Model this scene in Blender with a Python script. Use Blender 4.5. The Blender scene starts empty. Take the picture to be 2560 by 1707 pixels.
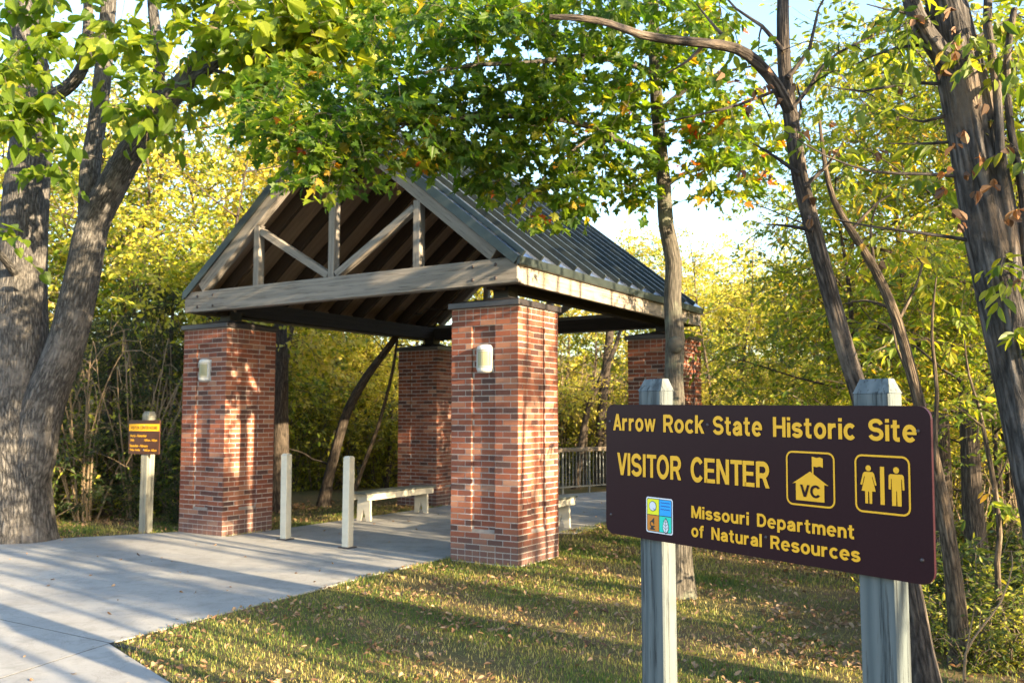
import bpy, bmesh, math, random
import numpy as np
from mathutils import Matrix, Vector
R = math.radians
rng = np.random.default_rng(7)
random.seed(7)
sc = bpy.context.scene
COL = sc.collection

# ------------------------------------------------------------------ camera
EYE = np.array([0., 0., 1.645])
FPX, PITCH = 2248.3, .0839                      # focal length in pixels of the 2560 px wide frame
cam = bpy.data.cameras.new('camera')
cam.sensor_width = 36; cam.lens = FPX / 2560 * 36
cam.clip_start = .05; cam.clip_end = 2000
cam.dof.use_dof = True; cam.dof.focus_distance = 4.2; cam.dof.aperture_fstop = 5.0
camo = bpy.data.objects.new('camera', cam); COL.objects.link(camo)
camo.location = EYE; camo.rotation_euler = (math.pi / 2 + PITCH, 0, 0)
sc.camera = camo

# ------------------------------------------------------------------ sky, sun, exposure
SUN_EL, SUN_ROT = R(14), R(130)
world = bpy.data.worlds.new('World'); sc.world = world; world.use_nodes = True
wn = world.node_tree
sky = wn.nodes.new('ShaderNodeTexSky'); sky.sky_type = 'NISHITA'; sky.sun_disc = False
sky.sun_elevation = SUN_EL; sky.sun_rotation = SUN_ROT
sky.air_density = 1.2; sky.dust_density = 1.5; sky.ozone_density = 2.2
wn.links.new(sky.outputs[0], wn.nodes['Background'].inputs[0])
wn.nodes['Background'].inputs[1].default_value = .122
SD = np.array([math.sin(SUN_ROT) * math.cos(SUN_EL), math.cos(SUN_ROT) * math.cos(SUN_EL), math.sin(SUN_EL)])
sun = bpy.data.lights.new('sun', 'SUN'); sun.energy = 5.0; sun.angle = R(.5); sun.color = (1, .77, .46)
suno = bpy.data.objects.new('sun', sun); COL.objects.link(suno)
suno.rotation_euler = Vector(-SD).to_track_quat('-Z', 'Y').to_euler()
sc.view_settings.view_transform = 'Standard'; sc.view_settings.look = 'None'
sc.view_settings.gamma = 1; sc.view_settings.exposure = 2.6
sc.cycles.use_denoising = True
try: sc.cycles.denoiser = 'OPENIMAGEDENOISE'
except Exception: pass
sc.cycles.max_bounces = 7; sc.cycles.diffuse_bounces = 4; sc.cycles.glossy_bounces = 2
sc.cycles.transmission_bounces = 3; sc.cycles.sample_clamp_indirect = 4
sc.cycles.caustics_reflective = False; sc.cycles.caustics_refractive = False

# ------------------------------------------------------------------ places: a sighting of the photograph (2352 px wide) at a distance Y
def ray(u, v):
    x = (u * 1.08844 - 1280) / FPX; z = -(v * 1.08865 - 853.5) / FPX
    c, s = math.cos(PITCH), math.sin(PITCH)
    return np.array([x, c - z * s, s + z * c])
def at(u, v, Y):
    d = ray(u, v); return EYE + d * (Y / d[1])
def gz(x, y):                                   # height of the ground
    x = np.asarray(x, float); y = np.asarray(y, float)
    z = -.014 + 0 * x
    z = z + .006 * np.sin(x * 1.3 + .7 * y) * np.sin(.9 * y - .4 * x)
    z = z - .07 * np.clip(x - 2.6, 0, 8) * np.clip((y - 6.3) / 4, 0, 1)
    z = z + .13 * np.clip(y - 24, 0, 60) + .02 * np.clip(-x - 8, 0, 30)
    return z

# ------------------------------------------------------------------ mesh building
class MB:
    def __init__(s): s.V = []; s.L = []; s.C = []; s.M = []; s.T = []; s.U = []; s.n = 0
    def add(s, v, faces, m=0, t=.5, uv=None):
        v = np.asarray(v, float).reshape(-1, 3)
        if isinstance(faces, np.ndarray):
            k = faces.shape[1]; L = faces.ravel(); C = np.full(len(faces), k)
        else:
            L = np.array([i for f in faces for i in f]); C = np.array([len(f) for f in faces])
        s.V.append(v); s.L.append(L + s.n); s.C.append(C); s.n += len(v)
        s.M.append(np.broadcast_to(np.asarray(m), (len(C),)).copy())
        s.T.append(np.broadcast_to(np.asarray(t, float), (len(C),)).copy())
        s.U.append(np.zeros((len(L), 2)) if uv is None else np.asarray(uv, float).reshape(-1, 2))
        return s
    def box(s, x0, x1, y0, y1, z0, z1, m=0, t=.5, c=0):
        if c:
            bm = bmesh.new(); bmesh.ops.create_cube(bm, size=1)
            for q in bm.verts: q.co = ((x0 + x1) / 2 + q.co.x * (x1 - x0), (y0 + y1) / 2 + q.co.y * (y1 - y0), (z0 + z1) / 2 + q.co.z * (z1 - z0))
            bmesh.ops.bevel(bm, geom=bm.edges[:], offset=c, segments=1, affect='EDGES', profile=.5)
            bm.verts.index_update()
            s.add([q.co[:] for q in bm.verts], [[q.index for q in f.verts] for f in bm.faces], m, t); bm.free(); return s
        v = [(x, y, z) for z in (z0, z1) for y in (y0, y1) for x in (x0, x1)]
        return s.add(v, np.array([[0, 2, 3, 1], [4, 5, 7, 6], [0, 1, 5, 4], [2, 6, 7, 3], [0, 4, 6, 2], [1, 3, 7, 5]]), m, t)
    def prism(s, poly, z0, z1, m=0, t=.5, axis='z'):      # polygon (anticlockwise) extruded
        p = np.asarray(poly, float); n = len(p)
        a = np.column_stack([p, np.full(n, z0)]); b = np.column_stack([p, np.full(n, z1)])
        v = np.vstack([a, b])
        if axis == 'y': v = np.column_stack([v[:, 0], -v[:, 2], v[:, 1]])
        f = [list(range(n))[::-1], list(range(n, 2 * n))] + [[i, (i + 1) % n, n + (i + 1) % n, n + i] for i in range(n)]
        return s.add(v, f, m, t)
    def tube(s, pts, rad, n=8, rough=0, flare=0, m=0, t=.5, cap=True, seed=0):
        P = np.asarray(pts, float); k = len(P); rad = np.broadcast_to(np.asarray(rad, float), (k,))
        T = np.gradient(P, axis=0); T /= np.linalg.norm(T, axis=1)[:, None] + 1e-9
        ref = np.array([0, 1., 0]) if abs(T[0, 1]) < .9 else np.array([1., 0, 0])
        N = np.zeros_like(P); q = ref - T[0] * (ref @ T[0]); N[0] = q / np.linalg.norm(q)
        for i in range(1, k):
            q = N[i - 1] - T[i] * (N[i - 1] @ T[i]); N[i] = q / (np.linalg.norm(q) + 1e-9)
        B = np.cross(T, N); th = np.arange(n) / n * 2 * math.pi
        ln = np.concatenate([[0], np.cumsum(np.linalg.norm(np.diff(P, axis=0), axis=1))])
        rr = np.repeat(rad[:, None], n, 1)
        if rough:
            g = np.random.default_rng(seed + 5); w = np.zeros_like(rr)
            for fq, am in ((2, 1.0), (3, .9), (5, .6), (9, .35), (13, .34), (19, .34), (29, .28)):
                ph, sl, fr = g.uniform(0, 6.3), g.uniform(-1.2, 1.2), g.uniform(2, 5)
                w += am * np.sin(fq * th[None, :] + ph + sl * ln[:, None] + .7 * np.sin(fr * ln[:, None] + ph))
            rr = rr * (1 + rough * w)
        if flare:
            rr = rr * (1 + flare * np.exp(-ln / .28)[:, None] * (1 + .3 * np.sin(5 * th + 1) + .2 * np.sin(3 * th)))
        V = P[:, None, :] + rr[..., None] * (np.cos(th)[None, :, None] * N[:, None, :] + np.sin(th)[None, :, None] * B[:, None, :])
        i, j = np.meshgrid(np.arange(k - 1), np.arange(n), indexing='ij'); j2 = (j + 1) % n
        F = np.stack([i * n + j, i * n + j2, (i + 1) * n + j2, (i + 1) * n + j], -1).reshape(-1, 4)
        r0 = max(rad.max(), .01)
        uu = np.stack([j, j + 1, j + 1, j], -1) / n * 2 * math.pi * r0; vv = np.stack([ln[i], ln[i], ln[i + 1], ln[i + 1]], -1)
        s.add(V.reshape(-1, 3), F, m, t, np.stack([uu, vv], -1).reshape(-1, 2))
        if cap: s.add(V[-1], [list(range(n))], m, t); s.add(V[0], [list(range(n))[::-1]], m, t)
        return s
    def sticks(s, A, Bp, r0, r1, m=0, t=.5):               # many thin three-sided twigs at once
        A = np.asarray(A, float); Bp = np.asarray(Bp, float); n = len(A)
        if n == 0: return s
        D = Bp - A; D /= np.linalg.norm(D, axis=1)[:, None] + 1e-9
        ref = np.where(np.abs(D[:, 2:3]) < .9, np.array([[0, 0, 1.]]), np.array([[1., 0, 0]]))
        N = np.cross(D, ref); N /= np.linalg.norm(N, axis=1)[:, None]; B = np.cross(D, N)
        th = np.arange(3) / 3 * 2 * math.pi
        ring = np.cos(th)[None, :, None] * N[:, None] + np.sin(th)[None, :, None] * B[:, None]
        r0 = np.broadcast_to(np.asarray(r0, float), (n,)); r1 = np.broadcast_to(np.asarray(r1, float), (n,))
        V = np.concatenate([A[:, None] + ring * r0[:, None, None], Bp[:, None] + ring * r1[:, None, None]], 1)
        f = np.array([[0, 1, 4, 3], [1, 2, 5, 4], [2, 0, 3, 5]])
        F = (np.arange(n)[:, None, None] * 6 + f[None]).reshape(-1, 4)
        return s.add(V.reshape(-1, 3), F, m, t)
    def leaves(s, P, D, N, size, half, tint, fold=.22, droop=.15, m=0):
        P = np.asarray(P, float); n = len(P)
        if n == 0: return s
        D = D / (np.linalg.norm(D, axis=1)[:, None] + 1e-9)
        S = np.cross(D, N); S /= np.linalg.norm(S, axis=1)[:, None] + 1e-9; N = np.cross(S, D)
        h = np.asarray(half, float); k = len(h); size = np.broadcast_to(np.asarray(size, float), (n,))
        if k == 3:
            tp = np.array([h[0], h[1], h[2], [-h[1][0], h[1][1]]]); fs = np.array([[0, 1, 2, 3]])
        else:
            tp = np.vstack([h, h[1:-1] * [-1, 1]]); a = list(range(k)); b = [0, k - 1] + list(range(2 * k - 3, k - 1, -1))
            fs = np.array([a, b])
        zz = fold * np.abs(tp[:, 0]) - droop * tp[:, 1] ** 2
        V = P[:, None] + size[:, None, None] * (tp[None, :, 0:1] * S[:, None] + tp[None, :, 1:2] * D[:, None] + zz[None, :, None] * N[:, None])
        F = (np.arange(n)[:, None, None] * len(tp) + fs[None]).reshape(-1, fs.shape[1])
        return s.add(V.reshape(-1, 3), F, m, np.repeat(np.broadcast_to(tint, (n,)), len(fs)))
    def mesh(s, name, mats, smooth=False):
        me = bpy.data.meshes.new(name)
        V = np.vstack(s.V); L = np.concatenate(s.L).astype(np.int32); C = np.concatenate(s.C).astype(np.int32)
        me.vertices.add(len(V)); me.vertices.foreach_set('co', V.ravel().astype(np.float32))
        me.loops.add(len(L)); me.loops.foreach_set('vertex_index', L)
        me.polygons.add(len(C)); me.polygons.foreach_set('loop_start', np.concatenate([[0], np.cumsum(C)[:-1]]).astype(np.int32))
        M = np.concatenate(s.M).astype(np.int32)
        me.polygons.foreach_set('material_index', M)
        me.polygons.foreach_set('use_smooth', np.full(len(C), bool(smooth)))
        for q in (mats if isinstance(mats, (list, tuple)) else [mats]): me.materials.append(q)
        me.update(calc_edges=True)
        me.attributes.new('tint', 'FLOAT', 'FACE').data.foreach_set('value', np.concatenate(s.T).astype(np.float32))
        me.uv_layers.new(name='UVMap').data.foreach_set('uv', np.vstack(s.U).ravel().astype(np.float32))
        return me
    def build(s, name, mats, parent=None, smooth=False, loc=None, rot=None):
        return link(name, s.mesh(name, mats, smooth), parent, loc, rot)

def link(name, data, parent=None, loc=None, rot=None):
    o = bpy.data.objects.new(name, data); COL.objects.link(o)
    if parent is not None: o.parent = parent
    if loc is not None: o.location = loc
    if rot is not None: o.rotation_euler = rot
    return o
def tag(o, label=None, cat=None, group=None, kind=None):
    if label: o['label'] = label
    if cat: o['category'] = cat
    if group: o['group'] = group
    if kind: o['kind'] = kind
    return o
def thing(name, label, cat, loc=(0, 0, 0), rz=0, group=None):
    return tag(link(name, None, None, loc, (0, 0, rz)), label, cat, group)
def copy_thing(src, loc, rz=0, sca=1, label=None, group=None):
    r = src.copy(); COL.objects.link(r); r.location = loc; r.rotation_euler = (0, 0, rz)
    r.scale = (sca,) * 3 if not isinstance(sca, tuple) else sca
    if label: r['label'] = label
    if group: r['group'] = group
    for ch in list(src.children):
        c = ch.copy(); COL.objects.link(c); c.parent = r
        for g in list(ch.children):
            d = g.copy(); COL.objects.link(d); d.parent = c
    return r
def smooth_path(pts, rad, step=.12):
    """Catmull-Rom through the points, with radii."""
    P = np.asarray(pts, float); r = np.asarray(rad, float)
    Q = np.vstack([2 * P[0] - P[1], P, 2 * P[-1] - P[-2]]); out = []; ro = []
    for i in range(len(P) - 1):
        p0, p1, p2, p3 = Q[i:i + 4]; m = max(2, int(np.linalg.norm(p2 - p1) / step))
        for t in np.arange(m) / m:
            out.append(.5 * (2 * p1 + (p2 - p0) * t + (2 * p0 - 5 * p1 + 4 * p2 - p3) * t * t + (3 * p1 - p0 - 3 * p2 + p3) * t ** 3))
            ro.append(r[i] * (1 - t) + r[i + 1] * t)
    out.append(P[-1]); ro.append(r[-1])
    return np.array(out), np.array(ro)

# ------------------------------------------------------------------ materials
class NT:
    def __init__(s, name):
        s.m = bpy.data.materials.new(name); s.m.use_nodes = True; s.t = s.m.node_tree
        s.p = s.t.nodes['Principled BSDF']; s.out = s.t.nodes['Material Output']
    def n(s, typ, **kw):
        q = s.t.nodes.new(typ)
        for k, v in kw.items():
            if k.startswith('_'): setattr(q, k[1:], v)
            else: s.put(q, k, v)
        return q
    def put(s, q, k, v):
        i = q.inputs[int(k[1:])] if (k[0] == 'i' and k[1:].isdigit()) else q.inputs[k.replace('__', ' ')]
        if isinstance(v, bpy.types.NodeSocket): s.t.links.new(v, i)
        else:
            if isinstance(v, tuple) and len(v) == 3 and i.type == 'RGBA': v = v + (1,)
            i.default_value = v
    def co(s, kind='Object', sc=(1, 1, 1)):
        c = s.n('ShaderNodeTexCoord'); mp = s.n('ShaderNodeMapping', Vector=c.outputs[kind], Scale=sc); return mp.outputs[0]
    def noise(s, vec, scale, detail=4, rough=.6, dist=0):
        return s.n('ShaderNodeTexNoise', Vector=vec, Scale=scale, Detail=detail, Roughness=rough, Distortion=dist).outputs[0]
    def ramp(s, fac, stops, interp='LINEAR'):
        q = s.n('ShaderNodeValToRGB', Fac=fac); e = q.color_ramp; e.interpolation = interp
        while len(e.elements) < len(stops): e.elements.new(.5)
        for el, (p, c) in zip(e.elements, stops):
            el.position = p; el.color = (c + (1,)) if isinstance(c, tuple) else (c, c, c, 1)
        return q.outputs[0]
    def mix(s, f, a, b, mode='MIX'):
        q = s.n('ShaderNodeMix', _data_type='RGBA', _blend_type=mode)
        s.put(q, 'i0', f); s.put(q, 'i6', a); s.put(q, 'i7', b); return q.outputs[2]
    def math(s, op, a, b=0.):
        q = s.n('ShaderNodeMath', _operation=op); s.put(q, 'i0', a); s.put(q, 'i1', b); return q.outputs[0]
    def bump(s, h, strength=.3, dist=.01):
        s.put(s.p, 'Normal', s.n('ShaderNodeBump', Height=h, Strength=strength, Distance=dist).outputs[0])
    def set(s, **kw):
        for k, v in kw.items(): s.put(s.p, k, v)
        return s.m
    def tint(s): return s.n('ShaderNodeAttribute', _attribute_name='tint').outputs['Fac']

def plain(name, c, rough=.6, metal=0., var=.12, spec=.5):
    a = NT(name); v = a.noise(a.co(), 9, 5)
    lo = tuple(x * (1 - var) for x in c); hi = tuple(min(1, x * (1 + var)) for x in c)
    return a.set(Base__Color=a.ramp(v, [(.3, lo), (.7, hi)]), Roughness=rough, Metallic=metal, Specular__IOR__Level=spec)

def wood(name, lo, hi, dark, axis='X', ring=42, rough=.8, seedshift=0., green=0):
    """Sawn timber: growth rings round an axis off the piece, cracks along the grain."""
    a = NT(name); oi = a.n('ShaderNodeObjectInfo').outputs['Random']
    st = {'X': (.12, 1, 1), 'Z': (1, 1, .12)}[axis]
    vec = a.co('Object', st)
    shift = a.n('ShaderNodeCombineXYZ', X=a.math('MULTIPLY', oi, 3.1), Y=a.math('MULTIPLY', oi, 7.7), Z=a.math('MULTIPLY', oi, 5.3)).outputs[0]
    vec2 = a.n('ShaderNodeVectorMath', _operation='ADD', i0=vec, i1=shift).outputs[0]
    wob = a.n('ShaderNodeTexNoise', Vector=vec2, Scale=5, Detail=3).outputs['Color']
    v3 = a.n('ShaderNodeMix', _data_type='VECTOR'); a.put(v3, 'i0', .045); a.put(v3, 'i4', vec); a.put(v3, 'i5', wob)
    wv = a.n('ShaderNodeTexWave', _wave_type='RINGS', _rings_direction=axis, Vector=v3.outputs[1], Scale=ring / 6.0, Distortion=5.5, Detail=4, Detail__Scale=1.2)
    fine = a.noise(a.co('Object', {'X': (.8, 26, 26), 'Z': (26, 26, .8)}[axis]), 2.5, 5, .75)
    big = a.noise(vec2, 3.5, 4, .6)
    base = a.mix(a.math('MULTIPLY', wv.outputs['Fac'], .55), lo, hi)
    base = a.mix(a.ramp(big, [(.35, 0.), (.75, .65)]), base, tuple(x * .72 for x in hi))
    crack = a.ramp(fine, [(.37, 1.), (.46, 0.)])
    base = a.mix(a.math('MULTIPLY', crack, .75), base, dark)
    if axis == 'Z':
        kn = a.n('ShaderNodeTexVoronoi', Vector=a.co('Object', (7, 7, 1.7)), Scale=1).outputs['Distance']
        base = a.mix(a.ramp(kn, [(.08, .85), (.14, .35), (.20, 0.)]), base, dark)
        base = a.mix(a.ramp(a.noise(a.co('Object', (9, 9, .45)), 2, 3), [(.56, 0.), (.66, .7)]), base, tuple(x * 2.2 for x in dark))
    if green: base = a.mix(a.ramp(a.noise(a.co(), 3.2, 5), [(.55, 0.), (.8, .6)]), base, (.12, .15, .06))
    h = a.math('SUBTRACT', a.math('MULTIPLY', wv.outputs['Fac'], .35), crack)
    a.bump(h, .5, .004)
    return a.set(Base__Color=base, Roughness=rough, Specular__IOR__Level=.25)

def leafmat(name, stops, trans=.45, tcol=None, rough=.45, objvar=.0):
    a = NT(name); t = a.tint()
    if objvar:
        oi = a.n('ShaderNodeObjectInfo').outputs['Random']
        t = a.math('ADD', t, a.math('MULTIPLY', a.math('SUBTRACT', oi, .5), objvar))
    c = a.ramp(t, stops)
    a.set(Base__Color=c, Roughness=rough, Specular__IOR__Level=.35)
    tr = a.n('ShaderNodeBsdfTranslucent', Color=a.mix(1., c, tcol or (1.5, 1.5, .7), 'MULTIPLY'))
    mx = a.n('ShaderNodeMixShader'); a.put(mx, 'i0', trans); a.put(mx, 'i1', a.p.outputs[0]); a.put(mx, 'i2', tr.outputs[0])
    a.t.links.new(mx.outputs[0], a.out.inputs[0]); return a.m

def bark(name, lo, hi, su=26, sv=5, depth=.02, patch=None):
    a = NT(name)
    v = a.n('ShaderNodeMapping', Vector=a.n('ShaderNodeTexCoord').outputs['UV'], Scale=(su, sv, 1)).outputs[0]
    n1 = a.noise(v, 1, 6, .65, .6)
    vo = a.n('ShaderNodeTexVoronoi', _feature='DISTANCE_TO_EDGE', Vector=v, Scale=.8).outputs[0]
    v2 = a.n('ShaderNodeMapping', Vector=a.n('ShaderNodeTexCoord').outputs['UV'], Scale=(su * 1.1, sv * 3.2, 1)).outputs[0]
    n2 = a.noise(v2, 1, 4, .6, .3)
    h = a.math('ADD', n1, a.math('MULTIPLY', a.ramp(vo, [(0, 0.), (.35, 1.)]), .45))
    h = a.math('ADD', h, a.math('MULTIPLY', a.math('SUBTRACT', n2, .5), .55))
    c = a.ramp(h, [(.40, tuple(x * .3 for x in lo)), (.68, lo), (1.05, hi)])
    c = a.mix(a.ramp(a.noise(a.co(), 1.6, 5, .6), [(.4, 0.), (.7, .45)]), c, tuple(x * .55 for x in lo))
    if patch: c = a.mix(a.ramp(a.noise(a.co(), 2.2, 6, .65), [(.52, 0.), (.66, .7)]), c, patch)
    a.bump(h, .9, depth)
    return a.set(Base__Color=c, Roughness=.9, Specular__IOR__Level=.2)

M = {}
M['beam'] = wood('weathered_beam', (.20, .185, .175), (.31, .285, .265), (.06, .052, .048), 'X', 46, green=0)
M['fascia'] = wood('weathered_fascia', (.22, .19, .165), (.33, .285, .245), (.055, .045, .04), 'X', 40, green=1)
M['dark_beam'] = wood('dark_stained_beam', (.022, .018, .017), (.042, .033, .03), (.01, .008, .008), 'X', 40)
M['rafter'] = wood('rafter_wood', (.035, .024, .017), (.065, .042, .028), (.012, .009, .007), 'X', 40)
M['deck'] = wood('roof_decking', (.26, .185, .13), (.38, .28, .20), (.12, .08, .055), 'X', 18)
M['post'] = wood('treated_post', (.075, .095, .106), (.175, .195, .20), (.014, .016, .018), 'Z', 34)
M['hours_post'] = wood('old_post', (.17, .175, .155), (.27, .27, .235), (.04, .04, .035), 'Z', 40)
M['rail_wood'] = wood('rail_wood', (.16, .13, .10), (.26, .21, .16), (.05, .04, .03), 'X', 40)
M['white'] = plain('worn_white_paint', (.56, .52, .44), .55, 0, .10)
M['seat'] = plain('grey_green_seat_paint', (.10, .115, .11), .5, 0, .2)
M['metal_cap'] = plain('brown_metal_cap', (.045, .04, .045), .38, .3, .2)
M['steel'] = plain('black_steel', (.015, .014, .014), .5, .3, .2)
M['bolt'] = plain('bolt_steel', (.055, .045, .05), .5, .3, .2)
M['gal'] = plain('galvanised_rail', (.20, .22, .24), .45, .5, .15)
M['lamp_white'] = plain('lamp_enamel', (.50, .51, .52), .35, 0, .06)
M['lamp_lens'] = plain('lamp_lens', (.26, .255, .165), .3, 0, .04)
M['yellow'] = plain('sign_yellow', (.82, .41, .006), .5, 0, .03)
M['gold'] = plain('header_yellow', (.82, .42, .01), .5, 0, .03)
M['black'] = plain('sign_black', (.012, .012, .012), .5, 0, .05)
def roofmat():
    a = NT('standing_seam_metal'); v = a.noise(a.co('Object', (1, 6, 1)), 1.3, 5)
    w = a.noise(a.co(), 14, 3)
    return a.set(Base__Color=a.ramp(v, [(.3, (.27, .33, .46)), (.7, (.38, .45, .60))]), Metallic=.9,
                 Roughness=a.ramp(w, [(.3, .24), (.7, .40)]))
M['roof'] = roofmat()
M['trim_and_seam_shade'] = plain('green_black_trim_seam_shade', (.035, .045, .045), .36, .35, .2)
def signmat():
    a = NT('brown_sign_face'); n = a.noise(a.co('Object', (1, 1, 1)), 420, 2)
    sc_ = a.noise(a.co('Object', (40, 1, 6)), 3, 2, .5)
    a.bump(n, .06, .001)
    c = a.mix(a.ramp(sc_, [(.74, 0.), (.78, .35)]), a.ramp(n, [(.3, (.019, .0058, .0098)), (.7, (.027, .0085, .0138))]), (.09, .07, .075))
    return a.set(Base__Color=c, Roughness=.34, Specular__IOR__Level=.14)
M['sign'] = signmat()
M['hours'] = plain('brown_board', (.055, .022, .014), .4, 0, .1)
def brickmat():
    a = NT('red_brick'); t = a.tint(); oc = a.co()
    c = a.ramp(t, [(0, (.055, .030, .031)), (.18, (.105, .040, .033)), (.4, (.180, .052, .033)), (.62, (.235, .072, .040)), (.85, (.29, .115, .070)), (1, (.34, .18, .125))])
    n = a.noise(oc, 26, 5, .7); st = a.noise(oc, 3, 4, .6)
    c = a.mix(a.ramp(n, [(.25, .0), (.8, .22)]), c, (.25, .13, .09))
    c = a.mix(a.ramp(st, [(.52, 0.), (.75, .55)]), c, (.10, .065, .055))
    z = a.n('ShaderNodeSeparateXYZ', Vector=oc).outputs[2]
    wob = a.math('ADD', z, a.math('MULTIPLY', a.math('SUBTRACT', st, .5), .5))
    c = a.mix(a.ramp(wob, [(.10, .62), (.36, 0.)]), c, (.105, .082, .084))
    a.bump(n, .35, .004)
    return a.set(Base__Color=c, Roughness=.85, Specular__IOR__Level=.25)
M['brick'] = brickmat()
def mortar():
    a = NT('mortar'); oc = a.co(); n = a.noise(oc, 30, 4)
    e = a.noise(oc, 2.4, 4, .7)
    c = a.ramp(n, [(.3, (.33, .31, .30)), (.7, (.45, .425, .415))])
    z = a.n('ShaderNodeSeparateXYZ', Vector=oc).outputs[2]
    band = a.ramp(z, [(.25, 0.), (.45, 1.), (.95, 1.), (1.0, 0.)])
    c = a.mix(a.math('MULTIPLY', a.ramp(e, [(.5, 0.), (.6, .9)]), a.math('MULTIPLY', band, .8)), c, (.72, .70, .70))
    return a.set(Base__Color=c, Roughness=.95)
M['mortar'] = mortar()
M['sill'] = plain('mortar_wash', (.22, .19, .175), .9, 0, .2)
def concrete():
    a = NT('concrete'); oc = a.co()
    n = a.noise(oc, .9, 6, .65); f = a.noise(oc, 70, 4, .7); s2 = a.noise(oc, 4, 5, .7)
    c = a.ramp(n, [(.3, (.24, .24, .242)), (.5, (.30, .30, .298)), (.72, (.37, .365, .355))])
    c = a.mix(a.ramp(f, [(.2, .0), (.75, .30)]), c, (.15, .15, .155))
    c = a.mix(a.ramp(s2, [(.50, 0.), (.70, .62)]), c, (.16, .157, .15))
    c = a.mix(a.ramp(a.noise(oc, 1.7, 6, .7, 1.2), [(.485, 0.), (.5, .35), (.515, 0.)]), c, (.13, .125, .12))
    c = a.mix(a.ramp(a.noise(oc, 240, 2, .5), [(.62, 0.), (.75, .5)]), c, (.10, .095, .09))
    a.bump(f, .25, .004)
    return a.set(Base__Color=c, Roughness=.88, Specular__IOR__Level=.3)
M['concrete'] = concrete(); M['joint'] = plain('joint_dirt', (.03, .026, .022), .95, 0, .3)
def groundmat():
    a = NT('soil_and_litter'); oc = a.co()
    n = a.noise(oc, .8, 5, .6); f = a.noise(oc, 22, 6, .75); g = a.noise(oc, 90, 3, .7)
    c = a.ramp(n, [(.32, (.060, .075, .024)), (.5, (.115, .098, .042)), (.68, (.125, .085, .05))])
    c = a.mix(a.ramp(f, [(.35, 0.), (.65, .8)]), c, (.05, .038, .024))
    c = a.mix(a.ramp(g, [(.5, 0.), (.72, .65)]), c, (.22, .165, .10))
    a.bump(f, .8, .03)
    c = a.mix(1., c, (1.25, 1.2, 1.1), 'MULTIPLY')
    return a.set(Base__Color=c, Roughness=.95, Specular__IOR__Level=.15)
M['ground'] = groundmat()
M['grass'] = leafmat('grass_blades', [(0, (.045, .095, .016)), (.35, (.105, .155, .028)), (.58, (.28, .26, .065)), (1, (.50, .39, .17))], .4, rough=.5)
M['litter'] = leafmat('fallen_leaves', [(0, (.085, .045, .026)), (.35, (.18, .105, .058)), (.7, (.31, .205, .12)), (.9, (.38, .26, .15)), (1, (.36, .14, .04))], .15, (1.2, 1, .8), .6)
M['maple'] = leafmat('maple_leaf', [(0, (.026, .062, .012)), (.35, (.046, .100, .014)), (.62, (.115, .175, .018)), (.8, (.24, .24, .025)), (.93, (.40, .18, .02)), (1, (.40, .07, .025))], .6, (2.3, 2.1, .6))
M['catalpa'] = leafmat('broad_leaf', [(0, (.060, .115, .014)), (.5, (.13, .195, .020)), (1, (.28, .30, .03))], .6, (1.7, 1.6, .5))
M['oval'] = leafmat('small_leaf', [(0, (.055, .105, .016)), (.45, (.15, .21, .024)), (.8, (.34, .34, .035)), (1, (.42, .26, .04))], .55, (1.8, 1.6, .6))
M['dead'] = leafmat('curled_dead_leaf', [(0, (.06, .035, .022)), (.5, (.15, .085, .05)), (.85, (.26, .16, .09)), (1, (.36, .15, .04))], .25, (1.6, 1.1, .6), .6)
M['autumn'] = leafmat('autumn_foliage', [(0, (.085, .145, .020)), (.35, (.25, .30, .030)), (.65, (.50, .46, .045)), (1, (.60, .50, .13))], .45, (1.5, 1.4, .6), objvar=.5)
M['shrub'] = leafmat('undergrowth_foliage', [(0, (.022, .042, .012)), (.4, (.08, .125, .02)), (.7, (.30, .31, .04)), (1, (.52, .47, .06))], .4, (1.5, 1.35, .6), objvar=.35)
M['cedar'] = leafmat('cedar_foliage', [(0, (.012, .026, .008)), (.6, (.030, .055, .014)), (1, (.07, .095, .02))], .2)
M['bark_grey'] = bark('furrowed_grey_bark', (.072, .069, .069), (.165, .157, .154), 30, 7.5, .035, (.19, .175, .165))
M['bark_furrow'] = bark('deeply_furrowed_bark', (.070, .064, .063), (.18, .165, .16), 26, 4.5, .03, (.17, .13, .10))
M['bark_flake'] = bark('flaking_brown_bark', (.050, .042, .038), (.125, .105, .092), 30, 6, .02, (.22, .175, .14))
M['bark_maple'] = bark('smooth_grey_bark', (.075, .068, .058), (.135, .122, .105), 60, 6, .006, (.17, .19, .14))
M['bark_dark'] = bark('dark_bark', (.060, .048, .040), (.13, .105, .085), 40, 6, .012)
M['bark_tan'] = bark('tan_bark', (.085, .065, .048), (.17, .132, .098), 40, 7, .01)
M['twig'] = plain('twig_bark', (.10, .078, .060), .9, 0, .3)
M['twig_tan'] = plain('dry_twig_bark', (.21, .155, .10), .9, 0, .3)

HALF = {
 'maple': [(0, 0), (.17, -.10), (.22, .07), (.50, .16), (.40, .30), (.60, .54), (.31, .50), (.20, .58), (.25, .80), (.13, .77), (0, 1.02)],
 'heart': [(0, 0), (.20, -.11), (.41, .02), (.47, .28), (.34, .62), (.13, .90), (0, 1.08)],
 'oval': [(0, 0), (.15, .18), (.22, .42), (.15, .75), (0, 1)],
 'quad': [(0, 0), (.30, .45), (0, 1)],
 'needle': [(0, 0), (.11, .4), (0, 1)],
 'curl': [(0, 0), (.26, .2), (.36, .5), (.2, .8), (0, 1)],
}

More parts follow.
